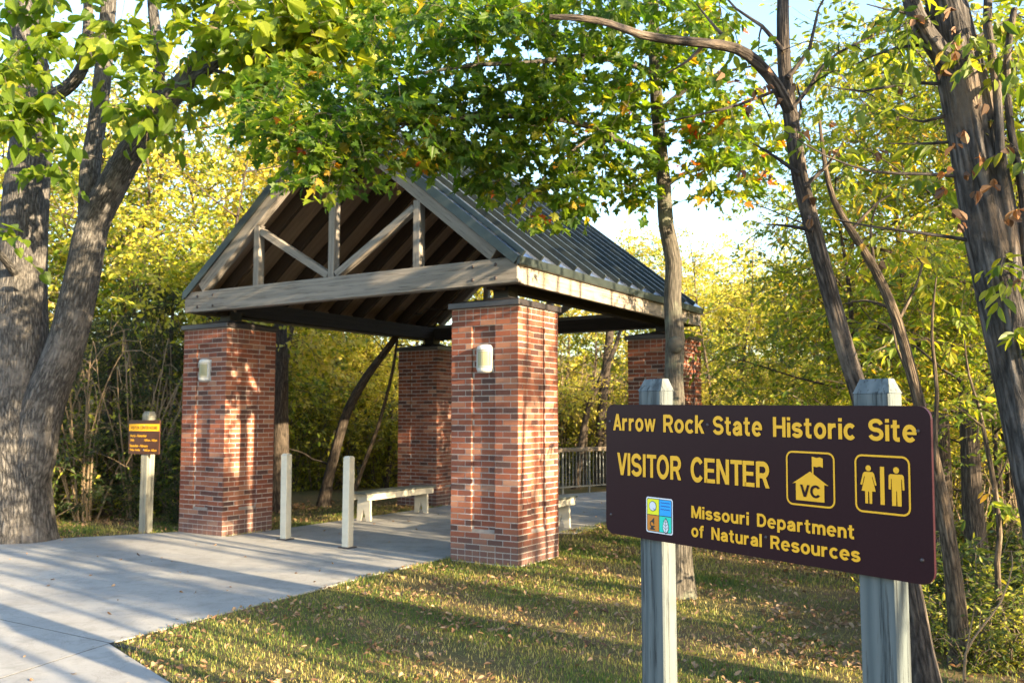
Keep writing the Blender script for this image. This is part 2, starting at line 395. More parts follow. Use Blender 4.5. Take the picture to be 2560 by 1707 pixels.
# ------------------------------------------------------------------ the ground
def ground():
    xs = np.concatenate([np.linspace(-400, -40, 10), np.linspace(-36, 36, 145), np.linspace(40, 400, 10)])
    ys = np.concatenate([np.linspace(-200, -22, 8), np.linspace(-20, 70, 181), np.linspace(80, 500, 10)])
    X, Y = np.meshgrid(xs, ys); Z = gz(X, Y); nx = len(xs)
    i, j = np.meshgrid(np.arange(len(ys) - 1), np.arange(nx - 1), indexing='ij'); a = i * nx + j
    m = MB().add(np.stack([X, Y, Z], -1).reshape(-1, 3), np.stack([a, a + 1, a + nx + 1, a + nx], -1).reshape(-1, 4))
    tag(m.build('ground', M['ground'], None, True), kind='structure')
ground()

# ------------------------------------------------------------------ the pavilion's own frame: x towards the right, y along the ridge
AZ = 1.0133
PO = np.array([.069, 10.131, 0.]); PRZ = -(math.pi / 2 - AZ)
AX = np.array([math.sin(AZ), -math.cos(AZ), 0]); BY = np.array([math.cos(AZ), math.sin(AZ), 0])
def pw(i, j, z=0): return PO - AX * i + BY * j + np.array([0, 0, z])
W_, LI, LJ = .924, 5.764, 5.89

# concrete path: separate slabs with open joints
def slab(mb, pts, z1=0., z0=-.16):
    p = np.array([pw(i, j)[:2] for i, j in pts])
    ar = .5 * np.sum(p[:, 0] * np.roll(p[:, 1], -1) - p[:, 1] * np.roll(p[:, 0], -1))
    if ar < 0: p = p[::-1]
    mb.prism(p, z0, z1)
mb = MB()
g = .012
slab(mb, [(.77, -4.46), (1.03, -1.2), (1.05, 2.2), (1.02, 2.2 + .6), (4.74, 2.8), (4.74, -.02), (5.75, -.03), (6.9, -1.98), (9.6, -4.46)])
slab(mb, [(.80, 2.8 + g), (1.02, 5.6), (.9, 8), (.6, 11), (.4, 16), (2.2, 16), (3.2, 11), (4.2, 8.1), (4.74, 6.5), (4.74, 2.8 + g)])
slab(mb, [(.765, -4.46 - g), (9.6, -4.46 - g), (14, -8), (14, -12), (-.6, -9.5), (.545, -5.4)])
slab(mb, [(.75, -4.47 - g), (.53, -5.4), (-.62, -9.5), (-6, -9.5), (-4, -6.2), (-.53, -4.90)])
for a_, b_ in (((.4, -4.466), (9.7, -4.466)), ((.760, -4.46), (.5375, -5.4)), ((.5375, -5.4), (-.61, -9.5)), ((1.02, 2.806), (4.74, 2.806))):
    p, q = pw(*a_)[:2], pw(*b_)[:2]; w = np.array([-(q - p)[1], (q - p)[0]]); w = w / np.linalg.norm(w) * .03
    mb.add([(*(p - w), -.0012), (*(q - w), -.0012), (*(q + w), -.0012), (*(p + w), -.0012)], [[0, 1, 2, 3]], 1)
tag(mb.build('path', [M['concrete'], M['joint']], None), kind='structure')
def on_slab(x, y):
    d0 = x - PO[0]; d1 = y - PO[1]; i = -(d0 * AX[0] + d1 * AX[1]); j = d0 * BY[0] + d1 * BY[1]
    a = (j > -4.47) & (j < 16) & (i > np.interp(j, [-4.47, -1.2, 2.2, 5.6, 8, 11, 16], [.77, 1.03, 1.05, 1.02, .9, .6, .4])) & (i < np.interp(j, [-4.46, -1.98, -.03, 0, 6.5, 8.1, 11, 16], [9.6, 6.9, 5.75, 4.74, 4.74, 4.2, 3.2, 2.2]))
    b = (j <= -4.47) & (j < -4.9 + (-.53 - i) * .38) | ((j <= -4.47) & (i > .75 - (i < .77) * (1.28) * np.clip((-4.47 - j) / .43, 0, 1)))
    c = ((i > -.03) & (i < W_) | (i > 4.84) & (i < LI)) & (((j > -.03) & (j < W_)) | ((j > 4.97) & (j < LJ)))
    return a | b | c

# ------------------------------------------------------------------ pavilion
def notch_poly(w, n0, n1, d, e):
    """square plan of side w less e all round, with a shallow recess n0..n1 in each side"""
    q = []
    for k in range(4):
        c, s = [(1, 0), (0, 1), (-1, 0), (0, -1)][k]
        for (t, h) in ((e, e), (n0 - e, e), (n0 - e, d + e), (n1 + e, d + e), (n1 + e, e)):
            x, y = t - w / 2, h - w / 2
            q.append((c * x - s * y + w / 2, s * x + c * y + w / 2))
    return q
def pillar_mesh(seed):
    g_ = np.random.default_rng(seed); w = W_; n0, n1, dep = .31 * w, .66 * w, .030; e = .005
    zt, zb0, zb1 = 2.927, .33, 2.70
    mb = MB()
    mb.prism([(e, e), (w - e, e), (w - e, w - e), (e, w - e)], -.35, zb0, 0)
    mb.prism(notch_poly(w, n0, n1, dep, e), zb0, zb1, 0)
    mb.prism([(e, e), (w - e, e), (w - e, w - e), (e, w - e)], zb1, zt, 0)
    H, J = .0677, .0112
    for k in range(4):
        c, s = [(1, 0), (0, 1), (-1, 0), (0, -1)][k]
        def put(u0, u1, z0, z1, back, t):
            loc = [(u0, back), (u1, back), (u1, back + .012), (u0, back + .012)]
            p = [(c * (x - w / 2) - s * (y - w / 2) + w / 2, s * (x - w / 2) + c * (y - w / 2) + w / 2) for x, y in loc]
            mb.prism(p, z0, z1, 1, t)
        for r in range(-2, 44):
            z0 = r * H; z1 = min(z0 + H - J, zt - .002)
            head = r >= 41 or r <= 1
            L = .1035 if head else .207; off = 0 if head else (r % 2) * .1035
            for u in np.arange(-off, w, L):
                a, b = max(u, 0), min(u + L - J, w)
                segs = [(a, b, 0)]
                if zb0 < z0 + .02 and z1 < zb1 + .03:
                    segs = []
                    for lo, hi, bk in ((0, n0, 0), (n0, n1, dep), (n1, w, 0)):
                        if min(b, hi) - max(a, lo) > .012: segs.append((max(a, lo), min(b, hi), bk))
                t = float(np.clip(g_.normal(.50, .22), 0, 1))
                if g_.random() < .10: t = g_.uniform(0, .15)
                if g_.random() < .10: t = g_.uniform(.8, 1)
                if head: t = .5 * t + .30
                for a_, b_, bk in segs:
                    if b_ - a_ > .02: put(a_, b_, z0, z1, bk + g_.uniform(-.0012, .0012), t)
            if zb0 + .05 < z0 and z1 < zb1:
                for ua, ub in ((n0 - .0055, n0 - .0004), (n1 + .0004, n1 + .0055)):
                    loc = [(ua, .013), (ub, .013), (ub, dep - .002), (ua, dep - .002)]
                    mb.prism([(c * (x - w / 2) - s * (y - w / 2) + w / 2, s * (x - w / 2) + c * (y - w / 2) + w / 2) for x, y in loc], z0, z1, 1, g_.uniform(.1, .5))
        # brick returns at the recess sides and the sloping wash at its foot
        p = lambda x, y, z: (c * (x - w / 2) - s * (y - w / 2) + w / 2, s * (x - w / 2) + c * (y - w / 2) + w / 2, z)
        v = [p(n0, .001, zb0), p(n1, .001, zb0), p(n1, dep + .01, zb0), p(n0, dep + .01, zb0), p(n1, dep + .01, zb0 + .055), p(n0, dep + .01, zb0 + .055)]
        mb.add(v, [[0, 1, 4, 5], [0, 3, 2, 1], [2, 3, 5, 4], [1, 2, 4], [0, 5, 3]], 2)
    return mb.mesh('pillar', [M['mortar'], M['brick'], M['sill']])
pav = thing('pavilion', 'open timber gable pavilion with dark metal roof on four square brick pillars', 'pavilion', PO, PRZ)
corners = [(-W_, 0), (-LI, 0), (-LI, LJ - W_), (-W_, LJ - W_)]
for k, (x, y) in enumerate(corners):
    pl = link('pillar', pillar_mesh(30 + k), pav, (x, y, 0))
    cp = MB(); o = .035
    cp.box(-o, W_ + o, -o, W_ + o, 2.915, 2.985, 0, c=.006)
    zc = 3.055; a = .30
    v = [(-o, -o, 2.985), (W_ + o, -o, 2.985), (W_ + o, W_ + o, 2.985), (-o, W_ + o, 2.985), (a, a, zc), (W_ - a, a, zc), (W_ - a, W_ - a, zc), (a, W_ - a, zc)]
    cp.add(v, [[4, 5, 6, 7], [0, 1, 5, 4], [1, 2, 6, 5], [2, 3, 7, 6], [3, 0, 4, 7]])
    cp.build('cap', M['metal_cap'], pl)
    br = MB(); cxy = W_ / 2
    br.box(cxy - .11, cxy + .11, cxy - .11, cxy + .11, 3.05, 3.20, c=.004); br.box(cxy - .16, cxy + .16, cxy - .16, cxy + .16, 3.05, 3.068)
    br.build('steel_bracket', M['steel'], pl)

def bar(name, p0, p1, w, h, mat, parent, c=.006, up=(0, 0, 1)):
    """a sawn timber from p0 to p1 with its own length along local X; w across, h along up"""
    p0 = Vector(p0); p1 = Vector(p1); L = (p1 - p0).length
    mb = MB().box(0, L, -w / 2, w / 2, -h / 2, h / 2, c=c)
    o = mb.build(name, mat, parent)
    x = (p1 - p0).normalized(); y = Vector(up).cross(x).normalized(); z = x.cross(y)
    m = Matrix((x, y, z)).transposed().to_4x4(); m.translation = p0
    o.matrix_local = m; return o
ZE, ZR, XR = 3.485, 5.76, -LI / 2
SL = (ZR - ZE) / (LI / 2); ANG = math.atan(SL)
zt = lambda i: ZE + SL * min(i, LI - i)
def truss(y0, y1, face):
    ym = (y0 + y1) / 2; t = y1 - y0
    bar('bottom_chord', (.0, ym, 3.322), (-LI, ym, 3.322), t, .298, M['beam'], pav, .008)
    for (xe, sgn) in ((0, -1), (-LI, 1)):
        n = Vector((math.sin(ANG) * -sgn, 0, math.cos(ANG)))
        d = .178
        x0 = xe + sgn * .22; a = Vector((x0, ym, zt(.22))) - n * d; b = Vector((XR - sgn * .02, ym, zt(LI / 2 + 0))) - n * d
        bar('top_chord', a, b, t * .92, .160, M['beam'], pav, .006, up=n)
    bar('king_post', (XR, ym, 3.47), (XR, ym, ZR - .30), .105, t * .8, M['beam'], pav, .005, up=(0, 1, 0))
    for i in (1.47, LI - 1.47):
        bar('strut', (-i, ym, 3.47), (-i, ym, zt(i) - .33), .105, t * .8, M['beam'], pav, .005, up=(0, 1, 0))
        s = 1 if i < LI / 2 else -1
        bar('diagonal_brace', (XR + s * .07, ym + .004, 3.50), (-i - s * .06, ym + .004, zt(i) - .42), t * .74, .095, M['beam'], pav, .005)
    if face:
        bm_ = MB().add(*ball((0, 0, 0), (.022, .012, .022), 8, 5)).mesh('bolt', M['bolt'], True)
        for x in (-.30, -.62, -5.15, -5.48):
            for z in (3.245, 3.40): link('bolt', bm_, pav, (x, y0 - .002, z))
def ball(c, r, n=10, m=6):
    v = []; f = []
    for a in range(m + 1):
        ph = math.pi * a / m
        for b in range(n):
            th = 2 * math.pi * b / n
            v.append((c[0] + r[0] * math.sin(ph) * math.cos(th), c[1] + r[1] * math.sin(ph) * math.sin(th), c[2] + r[2] * math.cos(ph)))
    for a in range(m):
        for b in range(n): f.append([a * n + b, (a + 1) * n + b, (a + 1) * n + (b + 1) % n, a * n + (b + 1) % n])
    return v, np.array(f)
truss(-.012, .128, True); truss(LJ - .128, LJ + .012, False)
# eave boards, dark plates on the pillars, ridge beam
bar('eave_fascia', (-.04, .131, 3.27), (-.04, LJ - .131, 3.27), .075, .205, M['fascia'], pav, .006)
bar('eave_fascia', (-LI + .04, .131, 3.27), (-LI + .04, LJ - .131, 3.27), .075, .205, M['fascia'], pav, .006)
for x in (-.46, -LI + .46): bar('wall_plate', (x, .14, 3.265), (x, LJ - .14, 3.265), .14, .235, M['dark_beam'], pav, .006)
for y in (.46, LJ - .46): bar('cross_tie', (-.54, y, 3.255), (-LI + .54, y, 3.255), .13, .21, M['dark_beam'], pav, .006) if y > 1 else None
bar('ridge_beam', (XR, .14, ZR - .34), (XR, LJ - .14, ZR - .34), .08, .28, M['rafter'], pav)
for sgn, xe in ((-1, 0), (1, -LI)):
    n = Vector((-sgn * math.sin(ANG), 0, math.cos(ANG)))
    for y in np.arange(.42, LJ - .2, .61):
        a = Vector((xe + sgn * .09, y, zt(.09))) - n * .20; b = Vector((XR - sgn * .05, y, zt(LI / 2 - .05))) - n * .20
        bar('rafter', a, b, .06, .20, M['rafter'], pav, .003, up=n)
    a = Vector((xe + sgn * .02, LJ / 2, zt(.02))) - n * .075; b = Vector((XR, LJ / 2, ZR)) - n * .075
    bar('roof_decking', a, b, LJ - .04, .03, M['deck'], pav, .002, up=n)
    # metal sheet with standing seams and its edge trims
    mb = MB(); o = pav
    L = math.hypot(LI / 2 + .03, SL * (LI / 2 + .03))
    mb.box(0, L - .01, -LJ / 2 - .035, LJ / 2 + .035, -.018, .012)
    for y in np.arange(.403, LJ, .418):
        mb.box(.012, L - .05, y - LJ / 2 - .016, y - LJ / 2 + .016, .012, .082, 1, c=.003)  # sheet and seams are one paint; seam shade put into the dark colour
    ob = mb.build('roof_sheet', [M['roof'], M['trim_and_seam_shade']], pav)
    x = (Vector((XR, 0, ZR)) - Vector((xe, 0, ZE))).normalized(); y_ = Vector((0, 1, 0)) * (1 if sgn < 0 else -1)
    z = n; y2 = z.cross(x)
    m = Matrix((x, y2, z)).transposed().to_4x4(); m.translation = Vector((xe - sgn * .03, LJ / 2, ZE - SL * .03)); ob.matrix_local = m
    # eave drip, rake trims
    xx = (0, .045) if sgn < 0 else (-LI - .045, -LI)
    MB().box(xx[0], xx[1], -.03, LJ + .03, 3.374, 3.478, c=.004).build('eave_trim', M['trim_and_seam_shade'], pav)
    for yy in (-.036, LJ + .016):
        a = Vector((xe - sgn * .03, yy + .01, ZE - SL * .03)) - n * .045; b = Vector((XR, yy + .01, ZR)) - n * .045
        bar('rake_trim', a, b, .028, .112, M['trim_and_seam_shade'], pav, .004, up=n)
MB().prism([(XR - .2, ZR - .2 * SL + .065), (XR + .2, ZR - .2 * SL + .065), (XR, ZR + .075)], -LJ - .04, .04, axis='y').build('ridge_cap', M['trim_and_seam_shade'], pav)

# wall lamps on the two front pillars
def lamp(i, j, z, label):
    t = thing('wall_light', label, 'wall light', pw(i, j, z), PRZ, 'wall lights on the front pillars')
    w, h, d = .105, .115, .095
    arc = [(w * math.cos(a), -d * math.sin(a)) for a in np.linspace(0, math.pi, 13)]
    poly = [(x, y) for x, y in arc][::-1]
    lens = MB(); lens.prism([(x * .92, y * .92) for x, y in poly], -h, h); lens.build('lens', M['lamp_lens'], t)
    fr = MB(); fr.box(-.118, .118, .0, .018, -.155, .155, c=.004)
    for zz, sg in ((h, 1), (-h, -1)):
        lay = [(1.0, 0), (1.0, .012), (.96, .026), (.80, .042), (.5, .052), (.02, .056)]
        V = []; n = len(poly)
        for sc_, dz in lay: V += [(x * sc_, y * sc_, zz + sg * dz) for x, y in poly]
        F = [[k * n + q, k * n + (q + 1) % n, (k + 1) * n + (q + 1) % n, (k + 1) * n + q] for k in range(len(lay) - 1) for q in range(n)] + [list(range(n))]
        if sg < 0: F = [f[::-1] for f in F]
        fr.add(V, F)
        fr.prism([(x * 1.04, y * 1.04) for x, y in poly], zz - .012 if sg > 0 else zz + .002, zz - .002 if sg > 0 else zz + .012)
        fr.prism([(x * 1.01, y * 1.01) for x, y in poly], zz - sg * .026 - .003, zz - sg * .026 + .003)
    fr.box(.082, .108, -.045, .0, -h, h, c=.004); fr.box(-.108, -.088, -.03, .0, -h, h, c=.003)
    fr.build('housing', M['lamp_white'], t)
lamp(.46, .029, 2.315, 'half-round cream wall light on the front face of the nearest brick pillar')
lamp(LI - .46, .029, 2.315, 'half-round cream wall light on the front left brick pillar behind the white posts')

# ------------------------------------------------------------------ white square posts, benches, railing
def bollard(i, j, label, lean):
    p = pw(i, j); t = thing('bollard', label, 'post', p, PRZ + R(3), 'white posts across the path')
    w = .053; mb = MB()
    mb.box(-w, w, -w, w, 0.012, 1.13, c=.006)
    s = [(-w, -w, 1.13), (w, -w, 1.13), (w, w, 1.13), (-w, w, 1.13)]; k = .62
    o = mb.build('post', M['white'], t); o.rotation_euler = (lean, -lean * .6, 0)
    top = MB().add([(x, y, 1.128) for x, y, _ in s] + [(x * k, y * k, 1.152) for x, y, _ in s], [[4, 5, 6, 7], [0, 1, 5, 4], [1, 2, 6, 5], [2, 3, 7, 6], [3, 0, 4, 7]])
    top.build('chamfered_top', M['white'], o)
    MB().box(-.085, .085, -.085, .085, .001, .014, c=.003).build('base_plate', M['bolt'], t)
bollard(3.83, .22, 'white square post on the path nearer the front left pillar', .006)
bollard(2.58, .07, 'white square post on the path standing closer to the camera', -.004)
def bench(i, j, L, label, flip):
    t = thing('bench', label, 'bench', pw(i, j), PRZ, 'white benches under the pavilion')
    MB().box(-.17, .17, 0, L, .435, .465, c=.006).build('seat', M['seat'], t)
    ap = MB(); ap.box(-.155, -.13, .06, L - .06, .335, .434, c=.003); ap.box(.13, .155, .06, L - .06, .335, .434, c=.003)
    ap.build('apron', M['white'], t)
    for y in (.17, L - .20):
        lg = [(-.14, 0), (-.055, 0), (0, .19), (.055, 0), (.14, 0), (.125, .434), (-.125, .434)]
        MB().prism([(a, b) for a, b in lg], -.02, .02, axis='y').build('leg', M['white'], t, loc=(0, y, .003))
bench(4.36, 2.25, 1.85, 'white bench with grey seat beside the rear left pillar, both leg ends in view', 0)
bench(1.30, 1.72, 1.85, 'white bench mostly hidden behind the nearest brick pillar, one end showing', 1)

def railing():
    a, b = np.array([4.62, 7.0]), np.array([2.55, 13.0]); n = 62
    d = (b - a) / np.linalg.norm(b - a); w0 = pw(*a); w1 = pw(*b); L = np.linalg.norm(w1 - w0); rz = math.atan2(*(w1 - w0)[1::-1])
    t = thing('railing', 'metal picket railing with a flat wooden handrail along the rear walkway', 'railing', w0, rz)
    MB().box(0, L, -.07, .07, .90, .985, c=.005).build('handrail', M['rail_wood'], t)
    MB().box(0, L, -.012, .012, .13, .16).build('bottom_rail', M['gal'], t)
    pm = MB().box(-.008, .008, -.008, .008, .16, .899).mesh('picket', M['gal'])
    for k in range(n): link('picket', pm, t, ((k + .5) * L / n, 0, 0))
    qm = MB().box(-.016, .016, -.02, .02, 0, .899).mesh('post', M['gal'])
    for k in range(9): link('post', qm, t, (k * L / 8, .0, 0))
railing()

# ------------------------------------------------------------------ lettering and flat shapes on the signs (x along, z up, facing -y)
def text(mb, body, x0, x1, z0, cap, y, bold=0., m=0, squeeze=True):
    cu = bpy.data.curves.new('lettering', 'FONT'); cu.body = body; cu.size = 1; cu.resolution_u = 6; cu.offset = bold; cu.extrude = 0
    o = bpy.data.objects.new('lettering', cu); COL.objects.link(o)
    me = bpy.data.meshes.new_from_object(o.evaluated_get(bpy.context.evaluated_depsgraph_get()))
    v = np.array([q.co[:] for q in me.vertices]); f = [list(p.vertices) for p in me.polygons]
    bpy.data.objects.remove(o); bpy.data.curves.remove(cu); bpy.data.meshes.remove(me)
    capz = .729 + 2 * bold
    sx = (x1 - x0) / (v[:, 0].max() - v[:, 0].min()) if squeeze else cap / capz
    X = x0 + (v[:, 0] - v[:, 0].min()) * sx; Z = z0 + (v[:, 1] + bold) * cap / capz
    mb.add(np.column_stack([X, np.full(len(X), y), Z]), f, m)
def flat(mb, poly, y, m=0):
    p = np.asarray(poly, float); n = len(p)
    mb.add(np.column_stack([p[:, 0], np.full(n, y), p[:, 1]]), [list(range(n))], m)
def rrect(x0, x1, z0, z1, r, k=6):
    q = []
    for cx, cz, a0 in ((x1 - r, z0 + r, -90), (x1 - r, z1 - r, 0), (x0 + r, z1 - r, 90), (x0 + r, z0 + r, 180)):
        for a in np.linspace(a0, a0 + 90, k): q.append((cx + r * math.cos(R(a)), cz + r * math.sin(R(a))))
    return q
def ring(mb, x0, x1, z0, z1, r, w, y, m=0):
    a = rrect(x0, x1, z0, z1, r); b = rrect(x0 + w, x1 - w, z0 + w, z1 - w, r - w); n = len(a)
    v = [(x, y, z) for x, z in a] + [(x, y, z) for x, z in b]
    mb.add(v, [[i, (i + 1) % n, n + (i + 1) % n, n + i] for i in range(n)], m)
def disc(cx, cz, rx, rz_=None, n=20): return [(cx + rx * math.cos(t), cz + (rz_ or rx) * math.sin(t)) for t in np.linspace(0, 2 * math.pi, n, endpoint=False)]

# bold grotesque lettering drawn with strokes (cap height 1, stroke width .175)
SW = .098
def _arc(cx, cy, rx, ry, a0, a1, n=14): return [(cx + rx * math.cos(R(a)), cy + ry * math.sin(R(a))) for a in np.linspace(a0, a1, n)]
def _rect(x0, x1, y0, y1): return ('p', [(x0, y0), (x1, y0), (x1, y1), (x0, y1)])
def _st(x, y0=0., y1=1.): return _rect(x, x + 2 * SW, y0, y1)
def _poly(*q): return ('p', list(q))
def _ln(*q): return ('s', list(q))
_cv = ('s', _arc(.33, .37, .2425, .3, 42, 318))
GLYPH = {
 'A': [_poly((0, 0), (.19, 0), (.475, 1), (.275, 1)), _poly((.56, 0), (.75, 0), (.475, 1), (.275, 1)), _rect(.17, .58, .22, .37)],
 'V': [_poly((.275, 0), (.475, 0), (.19, 1), (0, 1)), _poly((.275, 0), (.475, 0), (.75, 1), (.56, 1))],
 'w': [_poly((.17, 0), (.34, 0), (.16, .74), (0, .74)), _poly((.17, 0), (.33, 0), (.53, .74), (.37, .74)), _poly((.57, 0), (.73, 0), (.53, .74), (.37, .74)), _poly((.56, 0), (.73, 0), (.90, .74), (.74, .74))],
 'r': [_st(0, 0, .74), ('s', _arc(.345, .36, .2575, .285, 175, 80) + [(.42, .645)])],
 'o': [('s', _arc(.33, .37, .2425, .3, 0, 360, 28))],
 'c': [_cv],
 'e': [('s', _arc(.33, .37, .2425, .3, 0, 318, 22)), _rect(.10, .655, .315, .44)],
 'R': [_st(0), ('s', [(.1, .9125), (.40, .9125)] + _arc(.40, .6875, .225, .225, 80, -80, 10) + [(.40, .4625), (.1, .4625)]), _poly((.52, 0), (.735, 0), (.50, .48), (.30, .48))],
 'k': [_st(0), _poly((.13, .24), (.15, .45), (.39, .74), (.60, .74)), _poly((.43, 0), (.64, 0), (.36, .52), (.22, .40))],
 'S': [('s', _arc(.37, .705, .275, .2075, 12, 270, 18) + _arc(.37, .2925, .285, .205, 90, -168, 18)[1:])],
 's': [('s', _arc(.30, .515, .205, .14, 12, 270, 14) + _arc(.30, .2275, .215, .1475, 90, -168, 14)[1:])],
 't': [('s', [(.195, .95), (.195, .22)] + _arc(.32, .2, .125, .1175, 190, 260, 6) + [(.42, .085)]), _rect(0, .42, .60, .74)],
 'a': [('s', _arc(.31, .44, .2125, .215, 165, 10, 12) + [(.5225, .36), (.5225, .12), (.55, 0)]), ('s', [(.50, .44), (.36, .41)] + _arc(.27, .22, .185, .15, 80, 300, 14) + [(.47, .19)])],
 'H': [_st(0), _st(.555), _rect(.1, .63, .425, .58)],
 'I': [_st(0)], 'l': [_st(0)], 'i': [_st(0, 0, .74), _st(0, .84, 1.)],
 'T': [_st(.245, 0, .9), _rect(0, .665, .84, 1)],
 'O': [('s', _arc(.41, .5, .3225, .43, 0, 360, 32))],
 'C': [('s', _arc(.41, .5, .3225, .43, 38, 322, 26))],
 'E': [_st(0), _rect(.1, .64, .84, 1), _rect(.1, .60, .43, .58), _rect(.1, .66, 0, .16)],
 'N': [_st(0), _st(.555), _poly((.53, 0), (.73, 0), (.20, 1), (0, 1))],
 'M': [_st(0), _st(.70), _poly((.345, 0), (.53, 0), (.21, 1), (.03, 1)), _poly((.345, 0), (.53, 0), (.845, 1), (.665, 1))],
 'D': [_st(0), ('s', [(.1, .9125), (.33, .9125)] + _arc(.33, .5, .32, .4125, 80, -80, 16) + [(.33, .0875), (.1, .0875)])],
 'u': [('s', [(.0875, .74), (.0875, .30)] + _arc(.29, .29, .2025, .215, 185, 330, 12)), _st(.42, 0, .74)],
 'n': [_st(0, 0, .74), ('s', _arc(.305, .44, .2025, .215, 150, 0, 12) + [(.5075, 0)])],
 'm': [_st(0, 0, .74), ('s', _arc(.285, .45, .185, .205, 150, 0, 10) + [(.47, 0)]), ('s', _arc(.665, .45, .19, .205, 160, 0, 10) + [(.855, 0)])],
 'p': [_st(0, -.25, .74), ('s', _arc(.33, .37, .2425, .3, 0, 360, 26))],
 'f': [('s', [(.42, .915), (.36, .915)] + _arc(.32, .79, .13, .125, 100, 180, 7) + [(.19, 0)]), _rect(0, .40, .60, .74)],
}
def word(mb, body, x0, x1, z0, cap, y, m=0):
    gap = .085; adv = []; X = 0
    for ch in body:
        gs = GLYPH[ch]; xs = [p[0] + s_ * (SW if k == 's' else 0) for k, q in gs for p in q for s_ in (-1, 1)]
        lo, hi = min(xs), max(xs)
        adv.append(X - lo); X += hi - lo + (gap * .45 if ch in 'AVTrtfwk' else gap)
    X -= gap; sx = (x1 - x0) / X; k_ = 0
    for ch, ox in zip(body, adv):
        for kind, q in GLYPH[ch]:
            k_ += 1; yy = y - .00012 * (k_ % 3); q = np.asarray(q, float)
            if kind == 'p':
                P = q; ar = np.sum(P[:, 0] * np.roll(P[:, 1], -1) - P[:, 1] * np.roll(P[:, 0], -1))
                if ar < 0: P = P[::-1]
                mb.add(np.column_stack([x0 + (P[:, 0] + ox) * sx, np.full(len(P), yy), z0 + P[:, 1] * cap]), [list(range(len(P)))], m)
            else:
                d = np.diff(q, axis=0); d /= np.linalg.norm(d, axis=1)[:, None]; nn = np.column_stack([-d[:, 1], d[:, 0]])
                nv = np.vstack([nn[:1], nn[:-1] + nn[1:], nn[-1:]])
                if np.allclose(q[0], q[-1], atol=1e-6): nv[0] = nv[-1] = nn[0] + nn[-1]
                l = np.linalg.norm(nv, axis=1); nv /= l[:, None]
                f = np.ones(len(q)); f[1:-1] = 1 / np.clip(l[1:-1] / 2, .6, 1)
                a = q + nv * SW * f[:, None]; b = q - nv * SW * f[:, None]; n = len(q)
                V = np.vstack([a, b]); F = np.array([[n + i, n + i + 1, i + 1, i] for i in range(n - 1)])
                mb.add(np.column_stack([x0 + (V[:, 0] + ox) * sx, np.full(2 * n, yy), z0 + V[:, 1] * cap]), F, m)

def wood_post(name, x, y, w, d, z0, z1, ch, mat, parent, dirs=4):
    mb = MB(); c = .006
    mb.box(x - w / 2, x + w / 2, y - d / 2, y + d / 2, z0, z1 - ch, c=c)
    a = [(x - w / 2, y - d / 2), (x + w / 2, y - d / 2), (x + w / 2, y + d / 2), (x - w / 2, y + d / 2)]
    k = .026 * (w / .125)
    b = [(x - w / 2 + k * .3, y - d / 2 + k * 1.2), (x + w / 2 - k * .7, y - d / 2 + k * 1.2), (x + w / 2 - k * .7, y + d / 2 - k * .5), (x - w / 2 + k * .3, y + d / 2 - k * .5)]
    a = [(p, q, z1 - ch - .003) for p, q in a]; b = [(p, q, z1) for p, q in b]
    mb.add(a + b, [[4, 5, 6, 7], [0, 1, 5, 4], [1, 2, 6, 5], [2, 3, 7, 6], [3, 0, 4, 7]])
    return mb.build(name, mat, parent)

